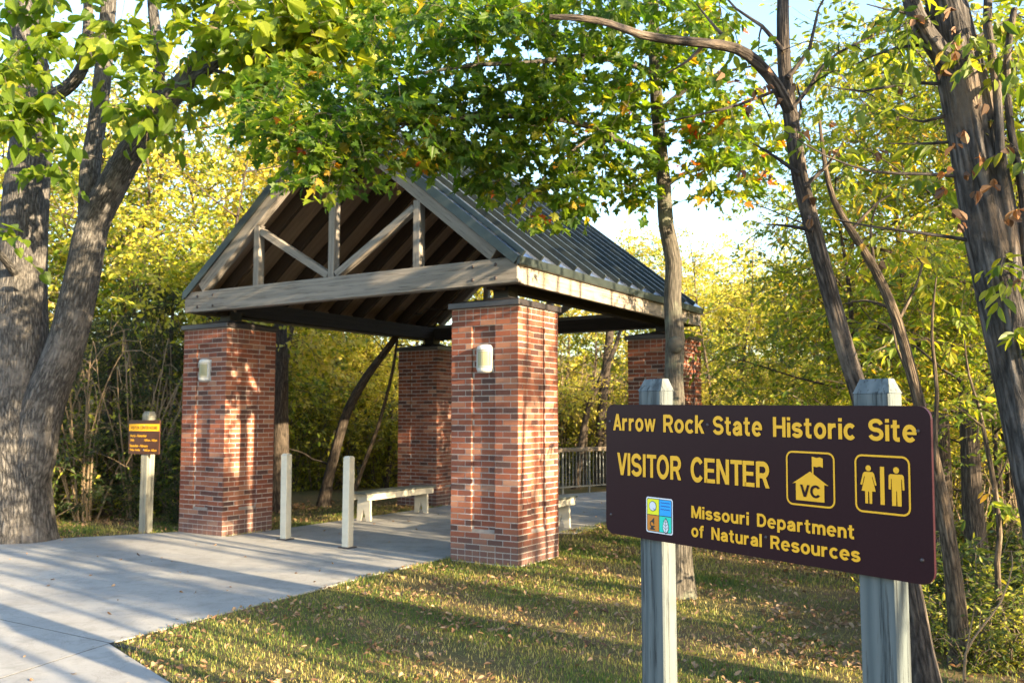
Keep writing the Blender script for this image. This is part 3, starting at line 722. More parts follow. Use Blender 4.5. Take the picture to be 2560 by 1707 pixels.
def big_sign():
    SX, SY, L, TH, ZT, H, PHI = .4152, 3.9293, 1.4417, -.9126, 1.6999, .549, -.0139
    t = thing('park_sign', 'large brown park sign with yellow lettering on two grey wooden posts', 'sign', (SX, SY, 0), TH)
    # panel and all that is on it hang at a slight tilt
    def hung(o): o.location = (0, 0, ZT); o.rotation_euler = (0, -PHI, 0); return o
    pan = hung(MB().prism(rrect(0, L, -H, 0, .042, 8), -.006, .006, axis='y').build('panel', M['sign'], t))
    y = -.0082
    def part(name, mb, mats): return mb.build(name, mats, pan)
    for body, x0, x1, z0, cap in (('Arrow', .0455, .2894, -.1100, .0705), ('Rock', .335, .5454, -.1105, .0705), ('State', .5906, .8175, -.1125, .0705), ('Historic', .8641, 1.188, -.1125, .0705), ('Site', 1.2343, 1.3979, -.1130, .0705),
                                ('VISITOR', .0701, .4299, -.2975, .0935), ('CENTER', .4783, .8463, -.2975, .0935),
                                ('Missouri', .4804, .7542, -.4375, .0465), ('Department', .7901, 1.1787, -.4375, .0465),
                                ('of', .4803, .5443, -.5095, .0465), ('Natural', .5793, .81, -.5095, .0465), ('Resources', .847, 1.1971, -.5095, .0465)):
        b = MB(); word(b, body, x0, x1, z0, cap, y); part('lettering', b, M['yellow'])
    # visitor centre pictogram
    b = MB(); ring(b, .917, 1.109, -.3465, -.159, .026, .0062, y)
    flat(b, [(.956, -.3283), (1.068, -.3283), (1.068, -.2690), (1.0845, -.2716), (1.0135, -.2270), (.9421, -.2716), (.956, -.2690)], y)
    flat(b, [(1.0211, -.234), (1.0270, -.236), (1.0270, -.2090), (1.040, -.2105), (1.052, -.2075), (1.0640, -.2117), (1.0640, -.1805), (1.052, -.1765), (1.040, -.1795), (1.0270, -.1765), (1.0211, -.1757)], y)
    pc = part('pictogram', b, M['yellow'])
    b = MB(); word(b, 'VC', .9735, 1.0527, -.3150, .0415, y - .0012); b.build('lettering', M['sign'], pc)
    # toilets pictogram
    b = MB(); ring(b, 1.1825, 1.373, -.3465, -.159, .026, .0062, y)
    flat(b, disc(1.2311, -.2029, .0095), y)
    flat(b, [(1.2176, -.2150), (1.2462, -.2150), (1.2510, -.2200), (1.2590, -.2560), (1.2535, -.2585), (1.2455, -.2290), (1.2440, -.2310), (1.2560, -.2770), (1.2430, -.2770),
             (1.2430, -.3166), (1.2335, -.3166), (1.2325, -.2780), (1.2292, -.2780), (1.2282, -.3166), (1.2185, -.3166), (1.2185, -.2770), (1.2060, -.2770), (1.2185, -.2310), (1.2165, -.2290), (1.2085, -.2585), (1.2020, -.2560), (1.2120, -.2200)], y)
    flat(b, [(1.2716, -.3166), (1.2862, -.3166), (1.2862, -.1955), (1.2716, -.1955)], y)
    flat(b, disc(1.3267, -.2041, .0100), y)
    flat(b, [(1.3060, -.2170), (1.3470, -.2170), (1.3520, -.2220), (1.3535, -.2650), (1.3470, -.2660), (1.3450, -.2320), (1.3430, -.2320), (1.3430, -.3166), (1.3290, -.3166), (1.3280, -.2700), (1.3258, -.2700),
             (1.3248, -.3166), (1.3110, -.3166), (1.3110, -.2320), (1.3090, -.2320), (1.3075, -.2660), (1.3005, -.2650), (1.3010, -.2220)], y)
    part('pictogram', b, M['yellow'])
    # the square emblem: sun and bird, water, microscope, leaf
    X0, X1, Z0, Z1 = .2395, .3845, -.5180, -.3755; xm, zm = (X0 + X1) / 2, (Z0 + Z1) / 2
    cols = [plain('emblem_' + n, c, .5, 0, .02) for n, c in (('white', (.72, .72, .78)), ('black', (.012, .015, .02)), ('yellow', (.85, .80, .01)), ('blue', (.01, .36, .85)), ('orange', (.62, .21, .01)), ('teal', (.01, .66, .50)), ('navy', (.01, .03, .30)))]
    e = MB(); flat(e, rrect(X0, X1, Z0, Z1, .010), y, 0); flat(e, rrect(X0 + .005, X1 - .005, Z0 + .005, Z1 - .005, .008), y - .0006, 1)
    q = .0075; h = .0015; r = .006
    def quad(x0, x1, z0, z1, m, cut):
        p = [(x0, z0), (x1, z0), (x1, z1), (x0, z1)]; k = cut; c = p[k]; a = p[k - 1]; b_ = p[(k + 1) % 4]
        u = lambda s: (c[0] + (s[0] - c[0]) / abs((s[0] - c[0]) + (s[1] - c[1])) * r, c[1] + (s[1] - c[1]) / abs((s[0] - c[0]) + (s[1] - c[1])) * r)
        pp = p[:k] + [u(a), ((u(a)[0] + u(b_)[0]) / 2 * .5 + c[0] * .5, (u(a)[1] + u(b_)[1]) / 2 * .5 + c[1] * .5), u(b_)] + p[k + 1:]
        flat(e, pp, y - .0012, m)
    quad(X0 + q, xm - h, zm + h, Z1 - q, 2, 3); quad(xm + h, X1 - q, zm + h, Z1 - q, 3, 2)
    quad(X0 + q, xm - h, Z0 + q, zm - h, 4, 0); quad(xm + h, X1 - q, Z0 + q, zm - h, 5, 1)
    cx, cz = .2772, -.4115
    flat(e, disc(cx, cz, .0205), y - .0018, 1); flat(e, disc(cx, cz, .0180), y - .0024, 0)
    flat(e, [(cx - .001, cz - .006), (cx + .012, cz - .012), (cx + .021, cz - .0085), (cx + .012, cz - .0165), (cx + .008, cz - .0125)], y - .003, 6)
    for dz in (.014, .001, -.012):
        xs = np.linspace(xm + .008, X1 - .014, 13); zc = -.402 + dz - .006; w_ = .0014
        top = [(x, zc + w_ + .0012 * math.sin(k * 2.1)) for k, x in enumerate(xs)]; bot = [(x, zc - w_ + .0012 * math.sin(k * 2.1)) for k, x in enumerate(xs)]
        flat(e, bot + top[::-1], y - .0018, 6)
    mx, mz = .2760, -.4805
    flat(e, [(mx - .016, mz - .026), (mx + .014, mz - .026), (mx + .012, mz - .021), (mx + .006, mz - .020), (mx + .006, mz - .014), (mx + .013, mz - .013), (mx + .013, mz - .009), (mx - .004, mz - .010), (mx - .010, mz - .006),
             (mx - .011, mz + .002), (mx - .005, mz + .006), (mx + .003, mz + .002), (mx + .005, mz - .004), (mx + .009, mz - .004), (mx + .009, mz + .022), (mx + .004, mz + .020), (mx - .004, mz + .012), (mx - .014, mz + .006), (mx - .015, mz - .006), (mx - .009, mz - .014), (mx - .009, mz - .020), (mx - .016, mz - .021)], y - .0018, 1)
    lx, lz = .3480, -.4830
    lf = lambda s: [(lx + s * x, lz + s * z) for x, z in ((0, -.030), (.009, -.026), (.0155, -.012), (.0145, .002), (.009, .017), (0, .030), (-.009, .017), (-.0145, .002), (-.0155, -.012), (-.009, -.026))]
    flat(e, lf(1.08), y - .0018, 1); flat(e, lf(.93), y - .0024, 0)
    flat(e, [(lx - .0007, lz - .030), (lx + .0007, lz - .030), (lx + .0007, lz + .028), (lx - .0007, lz + .028)], y - .003, 1)
    for dz in (-.014, -.001, .012):
        for s in (-1, 1):
            p = [(lx, lz + dz - .0008), (lx + s * .0125, lz + dz + .0072), (lx + s * .0125, lz + dz + .0088), (lx, lz + dz + .0008)]
            flat(e, p if s > 0 else p[::-1], y - .003, 1)
    part('emblem', e, cols)
    bm = MB().add(*ball((0, -.006, 0), (.0068, .006, .0068), 10, 6)).mesh('bolt', M['bolt'], True)
    for x, z in ((.0249, -.0726), (.5633, -.0765), (1.4011, -.0789), (.0311, -.4699), (.8272, -.4728), (1.4043, -.4744)): link('bolt', bm, pan, (x, 0, z))
    # posts: square timber with a weathered chamfer on top
    zb = float(gz(SX, SY)) - .25
    wood_post('post', .2390, .052, .130, .080, zb, ZT + .105, .048, M['post'], t)
    wood_post('post', 1.2330, .052, .130, .080, zb, ZT + .072, .046, M['post'], t)
big_sign()

def hours_sign():
    p = pw(6.06, -.40); t = thing('hours_sign', 'small brown opening hours board on a wooden post by the path', 'sign', p, PRZ + R(4))
    wood_post('post', 0, .075, .135, .135, -.3, 1.73, .06, M['hours_post'], t)
    w, h = .315, .487
    bd = MB().prism(rrect(-w, w, -h / 2, h / 2, .012), -.008, .008, axis='y').build('board', M['hours'], t, loc=(0, 0, 1.36))
    y = -.0095
    b = MB(); flat(b, [(-w, .087), (w, .087), (w, .188), (-w, .188)], y); b.build('header_band', M['gold'], bd)
    b = MB(); text(b, 'VISITOR CENTER HOURS', -.272, .272, .112, .048, y - .002, .012); b.build('lettering', M['hours'], bd)
    b = MB()
    text(b, 'March - November', -.282, .058, .002, .038, y, .018); text(b, 'Daily', -.278, -.20, -.058, .032, y, .02)
    text(b, '10:00 am - 4:00 pm', .012, .275, -.058, .033, y, .02)
    text(b, 'December - February', -.290, .088, -.142, .038, y, .018); text(b, 'Friday - Sunday', -.280, -.068, -.196, .031, y, .02)
    text(b, '10:00 am - 4:00 pm', .012, .270, -.200, .033, y, .02); b.build('lettering', M['gold'], bd)
    bm = MB().add(*ball((0, -.008, 0), (.009, .006, .009), 8, 5)).mesh('bolt', M['gal'], True)
    for x, z in ((.0, .16), (0, -.182)): link('bolt', bm, bd, (x, 0, z))
hours_sign()

# ================================================================== vegetation
def unit(v): return v / (np.linalg.norm(v, axis=-1, keepdims=True) + 1e-9)
def spray_leaves(lf, tw, T, g_, ntw, L, nl, size, half, tint, tvar=.16, out=None, twr=.003, droop=.35, fold=.22, flatness=.6, lm=0):
    """sprays of leaves on fine twigs round each point of T"""
    T = np.asarray(T, float); n = len(T)
    A = np.repeat(T, ntw, 0); k = len(A)
    d = g_.normal(size=(k, 3)); d[:, 2] *= flatness; d = unit(d)
    if out is not None: d = unit(d + np.repeat(out, ntw, 0) * .7)
    ln = L * g_.uniform(.55, 1.25, k)
    B = A + d * ln[:, None]; B[:, 2] -= droop * ln * .5
    tw.sticks(A, B, twr, twr * .4)
    tc = np.repeat(np.broadcast_to(tint, (n,)), ntw) + g_.normal(size=k) * tvar * .6
    s = np.tile(np.linspace(.18, 1.0, nl), k); s = s + g_.uniform(-.05, .05, len(s))
    Ai, Bi, di = np.repeat(A, nl, 0), np.repeat(B, nl, 0), np.repeat(d, nl, 0)
    P = Ai + (Bi - Ai) * s[:, None]
    side = unit(np.cross(di, np.array([0, 0, 1.]) + g_.normal(size=di.shape) * .15)) * np.where(np.arange(len(s)) % 2, 1, -1)[:, None]
    last = (np.arange(len(s)) % nl == nl - 1)[:, None]
    D = unit(di * np.where(last, 1., .55) + side * np.where(last, .0, .8) + g_.normal(size=di.shape) * .3 - np.array([0, 0, 1.]) * droop)
    N = unit(np.array([0, 0, 1.]) + g_.normal(size=di.shape) * .55)
    P = P + side * size * .12
    lf.leaves(P, D, N, size * g_.uniform(.5, 1.3, len(s)), HALF[half], np.clip(np.repeat(tc, nl) + g_.normal(size=len(s)) * tvar, 0, 1), fold, .22, lm)

class Skel:
    """limbs of one tree: a trunk mesh, and nodes new branches can leave from"""
    def __init__(s, seed): s.g = np.random.default_rng(seed); s.P = np.zeros((0, 3)); s.r = np.zeros(0); s.mb = MB(); s.seed = seed
    def limb(s, pts, rad, n=14, rough=.03, flare=0, step=.12, nodes=True):
        P, r = smooth_path(pts, rad, step); s.mb.tube(P, r, n, rough, flare, seed=s.seed + len(s.P))
        if nodes: s.P = np.vstack([s.P, P]); s.r = np.concatenate([s.r, r])
        return P
    def sub(s, frac): return s
    def reach(s, T, rmax=.03, sag=.12, n=5, minz=-9):
        """grow a branch to each point of T from the nearest part of the tree, nearest first"""
        T = np.asarray(T, float); d = np.array([np.min(np.linalg.norm(s.P - t, axis=1)) for t in T]); outd = np.zeros_like(T)
        for k in np.argsort(d):
            t = T[k]; dv = s.P - t; w = np.linalg.norm(dv, axis=1) + np.where(dv[:, 2] > .3, .5 * dv[:, 2], 0) + np.where(s.P[:, 2] < minz, 9, 0)
            j = np.argmin(w); a = s.P[j]; L = np.linalg.norm(t - a)
            if L < .03: continue
            m = max(3, min(14, int(L / .16)))
            u = np.linspace(0, 1, m + 1)[:, None]; c = (a + t) / 2 + s.g.normal(size=3) * sag * L * .6 + np.array([0, 0, sag * L * .8])
            P = (1 - u) ** 2 * a + 2 * u * (1 - u) * c + u ** 2 * t; P[1:-1] += s.g.normal(size=(m - 1, 3)) * .012 * L
            r0 = min(s.r[j] * .7, rmax, .005 + .011 * L); r = np.linspace(r0, .0028, m + 1)
            s.mb.tube(P, r, n if r0 > .008 else 4, cap=False)
            s.P = np.vstack([s.P, P[1:]]); s.r = np.concatenate([s.r, r[1:]]); outd[k] = unit(t - a)
        return outd
def clump(g_, u, v, Y, ru, rv, rY, n):
    """n points in a cloud seen round (u, v) at distance Y; ru, rv in photo pixels, rY in metres"""
    q = unit(g_.normal(size=(n, 3))) * (g_.random((n, 1)) ** .45)
    return np.array([at(u + a * ru, v + b * rv, Y + c * rY) for a, b, c in q])

def crown_build(lf, tw, name, lmat, tmat, parent):
    for q in range(len(tw.V)): lf.V.append(tw.V[q]); lf.L.append(tw.L[q] + lf.n); lf.C.append(tw.C[q]); lf.M.append(tw.M[q] + 1); lf.T.append(tw.T[q]); lf.U.append(tw.U[q])
    lf.n += tw.n
    return lf.build(name, [lmat, tmat], parent)
def hero_tree(name, label, sk, mats, crown=None, cmat=None, twigs=None, cat='tree', extra=None):
    z0 = sk.P[0].copy(); t = thing(name, label, cat, z0)
    for mb in (sk.mb, crown, twigs) + ((extra[1],) if extra else ()):
        if mb is not None: mb.V = [v - z0 for v in mb.V]
    sk.mb.build('trunk', mats, t, True)
    crown_build(crown, twigs, 'crown', cmat, M['twig'], t)
    if extra: extra[1].build(extra[0], extra[2], t)
    return t

# --- the broad-leaved tree with several leaders at the left edge of the picture
s = Skel(11); Yt = 12.3
b0 = at(52, 1236, Yt); b0[2] = gz(b0[0], b0[1]) - .06
s.limb([b0, at(50, 1130, Yt), at(38, 980, Yt), at(48, 820, Yt), at(52, 640, Yt + .1), at(62, 430, Yt + .1), at(80, 240, Yt + .2), at(62, 100, Yt + .2), at(30, -80, Yt + .2), at(10, -300, Yt + .3)],
       [.37, .36, .355, .33, .31, .285, .26, .21, .17, .12], 56, .022, .22)
s.limb([at(62, 1190, Yt + .05), at(80, 1060, Yt - .08), at(100, 930, Yt - .12), at(152, 790, Yt - .15), at(188, 640, Yt - .2), at(212, 520, Yt - .25), at(250, 440, Yt - .3), at(300, 350, Yt - .4), at(365, 255, Yt - .5), at(430, 180, Yt - .6), at(478, 110, Yt - .7), at(510, 20, Yt - .8), at(560, -120, Yt - .9)],
       [.15, .26, .27, .245, .225, .21, .195, .18, .155, .14, .115, .09, .06], 52, .022)
s.limb([at(208, 520, Yt - .25), at(207, 400, Yt - .2), at(222, 290, Yt - .1), at(238, 150, Yt), at(250, 0, Yt), at(265, -200, Yt + .1)], [.155, .135, .118, .115, .105, .08], 36, .022)
s.limb([at(362, 240, Yt - .5), at(364, 130, Yt - .5), at(352, 30, Yt - .4), at(340, -120, Yt - .3)], [.085, .078, .07, .05], 28, .025)
s.limb([at(75, 235, Yt + .2), at(150, 205, Yt + .1), at(192, 150, Yt), at(203, 70, Yt - .1), at(200, -60, Yt - .2)], [.11, .095, .085, .075, .05], 28, .025)
s.limb([at(440, 185, Yt - .6), at(490, 150, Yt - .8), at(540, 100, Yt - 1.1), at(590, 95, Yt - 1.5)], [.09, .075, .055, .022], 24, .03)
s.limb([at(478, 155, Yt - .7), at(560, 190, Yt - 1.2), at(640, 235, Yt - 1.7), at(720, 245, Yt - 2)], [.03, .022, .016, .008], 8)
s.limb([at(50, 650, Yt + .1), at(5, 590, Yt - .6), at(-70, 520, Yt - 1.2)], [.07, .05, .03], 14)
g_ = s.g; lf, tw = MB(), MB()
spec = [(60, 250, 10.4, 110, 75, .8, 12), (20, 150, 10.2, 90, 45, .7, 6), (90, 90, 10.6, 90, 40, .8, 4), (290, 100, 10.6, 80, 45, .8, 6), (230, 60, 11.2, 60, 50, .8, 3), (130, 370, 11.2, 70, 40, .5, 4), (40, 560, 11.4, 60, 40, .4, 1), (330, 235, 10.4, 95, 36, .6, 5), (400, 225, 10.6, 50, 30, .5, 4), (470, 60, 11.0, 70, 80, .8, 6),
        (560, 60, 10.4, 80, 90, 1.0, 14), (640, 40, 10.2, 90, 90, 1.2, 16), (740, 20, 10.4, 90, 90, 1.2, 16), (850, -10, 10.6, 90, 90, 1.2, 14), (620, 150, 10.4, 90, 60, .9, 10), (720, 130, 10.5, 90, 70, .9, 12), (810, 90, 10.6, 80, 70, .9, 10), (560, 210, 10.7, 50, 50, .6, 4), (640, 225, 10.8, 60, 40, .6, 4), (160, -60, 11, 260, 80, 1, 10), (520, -90, 11, 300, 90, 1.2, 14)]
T = np.vstack([clump(g_, *q[:6], q[6]) for q in spec])
od = s.reach(T, .03, .10, minz=3.0)
hi = np.clip((T[:, 0] + 5.2) / 4, 0, 1)
spray_leaves(lf, tw, T, g_, 3, .46, 5, .165, 'heart', .36 + .3 * hi, .22, od, .004, .55, .3, .5)
hero_tree('broadleaf_tree', 'large grey-barked tree at the left edge of the photo dividing into several leaders', s, M['bark_grey'], lf, M['catalpa'], tw)

# --- the maple in front of the pavilion
s = Skel(12); b0 = at(1566, 1372, 8.49); b0[2] = gz(b0[0], b0[1]) - .05
s.limb([b0, at(1564, 1300, 8.49), at(1560, 1150, 8.49), at(1553, 960, 8.5), at(1547, 860, 8.5), at(1550, 780, 8.5), at(1544, 690, 8.5), at(1546, 600, 8.5), at(1530, 520, 8.5), at(1524, 430, 8.5), at(1516, 330, 8.5), at(1506, 200, 8.5), at(1502, 60, 8.5), at(1498, -100, 8.6), at(1490, -320, 8.7)],
       [.105, .098, .092, .089, .088, .090, .082, .080, .074, .070, .066, .060, .054, .046, .03], 30, .018, .45)
s.mb.add(*ball(at(1553, 792, 8.415), (.075, .05, .085), 14, 9))
s.limb([at(1518, 395, 8.5), at(1485, 360, 8.4), at(1440, 335, 8.2), at(1380, 300, 8.0), at(1290, 275, 7.8), at(1180, 268, 7.6), at(1060, 270, 7.5), at(930, 285, 7.4), at(800, 290, 7.4), at(690, 300, 7.5)], [.045, .038, .034, .03, .027, .023, .019, .015, .011, .007], 12)
s.limb([at(1504, 170, 8.5), at(1440, 145, 8.2), at(1340, 130, 7.9), at(1220, 145, 7.7), at(1100, 150, 7.6), at(960, 170, 7.6), at(820, 200, 7.7)], [.035, .03, .026, .022, .018, .013, .008], 12)
s.limb([at(1512, 260, 8.5), at(1570, 210, 8.4), at(1650, 170, 8.2), at(1740, 150, 8.0)], [.03, .024, .016, .008], 10)
s.limb([at(1524, 430, 8.5), at(1570, 400, 8.4), at(1630, 385, 8.3), at(1700, 380, 8.2)], [.028, .02, .014, .007], 10)
s.limb([at(1500, 0, 8.5), at(1380, -60, 8.2), at(1220, -90, 8.0), at(1040, -80, 7.9)], [.035, .028, .02, .01], 10)
s.limb([at(1380, 300, 8.0), at(1310, 350, 7.8), at(1240, 420, 7.7), at(1215, 500, 7.6)], [.014, .011, .008, .005], 8)
s.limb([at(930, 285, 7.4), at(860, 350, 7.2), at(790, 410, 7.1), at(770, 460, 7.1)], [.010, .008, .006, .004], 8)
g_ = s.g; lf, tw = MB(), MB()
spec = [(600, 282, 7.6, 45, 45, .5, 9), (655, 272, 7.4, 65, 50, .6, 12), (690, 337, 7.2, 60, 40, .5, 10), (770, 292, 7.2, 75, 60, .6, 10), (755, 377, 7.1, 55, 30, .4, 8), (720, 397, 7.1, 25, 16, .3, 3), (780, 422, 7.1, 14, 20, .2, 2), (850, 322, 7.2, 55, 45, .5, 8), (920, 332, 7.4, 45, 40, .5, 8), (880, 257, 7.3, 95, 60, .6, 12), (1000, 272, 7.5, 95, 60, .7, 18), (1000, 332, 7.6, 60, 30, .5, 7), (1090, 332, 7.7, 70, 45, .6, 10), (1120, 262, 7.7, 90, 65, .7, 16),
        (1120, 412, 7.6, 45, 30, .4, 7), (1185, 362, 7.7, 80, 50, .6, 13), (1240, 437, 7.6, 50, 35, .4, 8), (1225, 487, 7.6, 20, 18, .2, 2), (1250, 272, 7.9, 90, 80, .7, 18), (1330, 368, 8.0, 90, 60, .6, 15), (1390, 428, 8.0, 70, 50, .5, 9), (1330, 458, 7.9, 40, 35, .4, 5), (1400, 308, 8.1, 90, 80, .7, 16), (1460, 388, 8.2, 70, 70, .6, 11), (1640, 408, 8.2, 80, 60, .6, 11), (1640, 308, 8.2, 90, 80, .7, 14), (1720, 328, 8.1, 60, 55, .6, 7), (1600, 230, 8.2, 100, 90, .8, 16), (1700, 230, 8.1, 70, 80, .7, 10),
        (700, 215, 7.7, 110, 50, .7, 13), (850, 205, 7.6, 120, 65, .8, 18), (1000, 190, 7.7, 130, 75, .8, 20), (1150, 190, 7.8, 130, 85, .9, 20), (1300, 200, 7.9, 130, 85, .9, 20), (1430, 220, 8.1, 110, 85, .9, 16), (900, 90, 7.9, 120, 80, .9, 16), (1020, 70, 7.9, 130, 80, .9, 20), (1150, 50, 8.0, 130, 80, 1, 20), (1300, 60, 8.1, 130, 90, 1, 20), (1440, 90, 8.2, 110, 90, 1, 18), (1620, 100, 8.2, 110, 100, .9, 16),
        (1050, -70, 8.2, 200, 90, 1.2, 18), (1300, -80, 8.3, 200, 90, 1.2, 18), (1550, -60, 8.4, 200, 90, 1.2, 18), (1400, 0, 7.0, 140, 70, .5, 14), (1200, 20, 7.0, 140, 70, .5, 14), (1020, 20, 7.0, 110, 60, .5, 10), (1560, 20, 7.4, 90, 80, .5, 10), (1480, 160, 7.6, 90, 70, .5, 10)]
T = np.vstack([clump(g_, *q) for q in spec])
od = s.reach(T, .02, .06, minz=2.9)
tt = .34 + .10 * g_.normal(size=len(T)) + .15 * np.clip((T[:, 0] - .9) / 1.2, 0, 1) + .12 * np.clip((4.2 - T[:, 2]) / 1., 0, 1)
spray_leaves(lf, tw, T, g_, 3, .30, 6, .086, 'maple', tt + .07, .13, od, .0020, .38, .32, .35)
hero_tree('maple_tree', 'slim grey-trunked maple with a knot, leafy boughs hanging before the pavilion roof', s, M['bark_maple'], lf, M['maple'], tw)

def curled(lf, P, g_, size):
    """withered leaves hanging crumpled"""
    P = np.asarray(P, float); n = len(P)
    for k in range(3):
        D = unit(np.array([0, 0, -1.]) + g_.normal(size=(n, 3)) * .5); N = unit(g_.normal(size=(n, 3)) * np.array([1, 1, .2]))
        lf.leaves(P + g_.normal(size=(n, 3)) * size * .12, D, N, size * g_.uniform(.6, 1.2, n), HALF['curl'], np.clip(g_.normal(.5, .25, n), 0, 1), 1.1, .55 * (1 if k % 2 else -1))

# --- the leaning forked tree whose foot shows behind the right-hand sign post
s = Skel(13); b0 = at(2128, 1640, 5.4); b0[2] = gz(b0[0], b0[1]) - .05
s.limb([b0, at(2110, 1500, 5.4), at(2085, 1340, 5.4), at(2040, 1150, 5.42), at(1985, 940, 5.45), at(1938, 790, 5.5), at(1900, 650, 5.5), at(1868, 530, 5.5), at(1836, 400, 5.5), at(1818, 280, 5.5), at(1802, 160, 5.5), at(1798, 40, 5.5), at(1800, -120, 5.6), at(1790, -300, 5.6)],
       [.090, .078, .068, .060, .056, .053, .052, .051, .049, .046, .041, .037, .03, .02], 34, .024, .5)
s.limb([at(1822, 270, 5.5), at(1785, 200, 5.45), at(1740, 145, 5.4), at(1690, 112, 5.35), at(1620, 100, 5.3), at(1540, 92, 5.25), at(1470, 80, 5.2), at(1400, 55, 5.2), at(1330, 42, 5.2), at(1262, 40, 5.2)], [.040, .038, .035, .031, .028, .026, .024, .021, .019, .015], 22, .04)
s.limb([at(1790, 205, 5.45), at(1700, 240, 5.3), at(1600, 265, 5.2), at(1480, 290, 5.1)], [.012, .009, .006, .003], 7)
for (pts) in [[(1818, 250), (1860, 200), (1900, 140), (1990, 90), (2080, 60)], [(1822, 290), (1840, 250), (1830, 190)], [(1808, 180), (1860, 110), (1880, 20), (1930, -60)], [(1836, 400), (1780, 360), (1730, 330)], [(1845, 430), (1900, 380), (1935, 330)], [(1868, 530), (1820, 520), (1760, 515)], [(1800, 120), (1750, 60), (1690, 20), (1640, -40)], [(1690, 112), (1640, 60), (1600, 10)], [(1620, 100), (1580, 140), (1530, 170)]]:
    s.limb([at(u, v, 5.45 + .1 * k) for k, (u, v) in enumerate(pts)], np.linspace(.016, .004, len(pts)), 7)
g_ = s.g; lf, tw = MB(), MB(); T = np.vstack([clump(g_, 1900, 110, 5.6, 130, 110, .5, 9), clump(g_, 1700, 60, 5.5, 110, 80, .5, 6), clump(g_, 2040, 80, 5.6, 80, 70, .4, 7), clump(g_, 1780, 340, 5.4, 60, 60, .3, 3), clump(g_, 1930, 330, 5.5, 60, 60, .4, 3)])
s.reach(T, .010, .12, minz=2.6); spray_leaves(lf, tw, T, g_, 2, .22, 5, .085, 'oval', .38, .2, None, .0018, .6)
Q = np.array([at(u, v, y) for u, v, y in ((1912, 345, 5.35), (1770, 150, 5.3), (1762, 195, 5.3), (1822, 190, 5.35), (1788, 230, 5.35), (1908, 280, 5.4), (1850, 300, 5.4), (1700, 390, 5.3), (1770, 400, 5.35), (1735, 205, 5.3), (1725, 240, 5.3), (1652, 165, 5.2), (1690, 185, 5.25), (1860, 455, 5.4), (1866, 500, 5.4))])
dl = MB(); curled(dl, Q, g_, .056)
hero_tree('leaning_tree', 'leaning forked tree behind the large sign, withered leaves along its dark trunk', s, M['bark_flake'], lf, M['oval'], tw, extra=('withered_leaves', dl, M['dead']))

# --- the thick furrowed tree at the right edge
s = Skel(14); Yc = 4.75; b0 = at(2480, 1640, Yc); b0[2] = gz(b0[0], b0[1]) - .05
s.limb([b0, at(2455, 1450, Yc), at(2415, 1200, Yc), at(2372, 980, Yc), at(2335, 800, Yc), at(2300, 640, Yc), at(2272, 500, Yc), at(2245, 360, Yc), at(2218, 220, Yc), at(2190, 90, Yc), at(2165, -40, Yc), at(2120, -260, Yc)],
       [.17, .150, .140, .134, .132, .130, .128, .124, .118, .110, .10, .08], 80, .042, .4)
s.limb([at(2205, 180, Yc - .02), at(2150, 110, Yc - .05), at(2105, 40, Yc - .08), at(2075, -60, Yc - .1)], [.06, .052, .046, .036], 26, .04)
s.limb([at(2330, 760, Yc - .1), at(2325, 560, Yc - .12), at(2300, 380, Yc - .14), at(2290, 200, Yc - .15), at(2268, 60, Yc - .14), at(2275, -60, Yc - .1)], [.022, .024, .024, .022, .022, .02], 10, .05)
s.limb([at(2355, 640, Yc - .1), at(2350, 450, Yc - .1), at(2322, 300, Yc - .14), at(2312, 150, Yc - .16), at(2330, 20, Yc - .16)], [.02, .02, .018, .018, .015], 10, .05)
for k in range(0): s.limb([at(2330 - 50 * k + q * 9, 860 - 30 * k - q * 170, Yc - .155 + .012 * q) for q in range(5)], [.008] * 5, 6, 0, nodes=False)
for pts in [[(2275, 560), (2150, 540), (2000, 520), (1900, 500)], [(2255, 410), (2130, 400), (2010, 395), (1900, 360), (1800, 300)], [(2240, 320), (2140, 330), (2040, 330)], [(2210, 200), (2100, 190), (1980, 210), (1890, 195)], [(2190, 100), (2060, 110), (1960, 150)], [(2218, 250), (2120, 280), (2060, 260)], [(2240, 300), (2300, 220), (2352, 130), (2400, 90)], [(2200, 110), (2290, 60), (2380, 10)], [(2330, 780), (2380, 700), (2440, 640)], [(2180, 20), (2080, 30), (1990, 10)]]:
    s.limb([at(u, v, Yc + .05 * k) for k, (u, v) in enumerate(pts)], np.linspace(.012, .003, len(pts)), 7)
g_ = s.g; lf, tw = MB(), MB()
T = np.vstack([clump(g_, 2325, 620, 4.45, 35, 45, .12, 4), clump(g_, 2335, 100, 4.6, 60, 110, .4, 8), clump(g_, 2230, 90, 4.5, 60, 80, .3, 6), clump(g_, 2100, 60, 4.9, 110, 80, .5, 9), clump(g_, 2330, 330, 4.6, 40, 90, .3, 5), clump(g_, 2150, 380, 5.2, 110, 90, .5, 7), clump(g_, 2040, 200, 5.1, 90, 80, .4, 6), clump(g_, 2335, 800, 4.6, 40, 60, .2, 3)])
s.reach(T, .009, .12, minz=2.2); spray_leaves(lf, tw, T, g_, 2, .19, 6, .088, 'oval', .42, .2, None, .0018, .7)
Q = np.array([at(u, v, y) for u, v, y in ((2185, 20, 4.55), (2195, 60, 4.55), (2192, 95, 4.55), (2100, 40, 4.6), (2190, 120, 4.55), (2215, 300, 4.55), (2195, 330, 4.58), (2172, 395, 4.6), (2225, 395, 4.55), (2250, 360, 4.55), (2310, 335, 4.5), (2200, 480, 4.6), (2205, 515, 4.6), (2315, 500, 4.5), (2330, 480, 4.45), (2090, 180, 4.9), (2065, 205, 4.9), (2020, 350, 5), (2170, 160, 4.6), (2262, 240, 4.55), (2030, 600, 5.2), (2165, 430, 4.6), (2280, 420, 4.52), (2340, 640, 4.5), (2240, 440, 4.55))])
dl = MB(); curled(dl, Q, g_, .056)
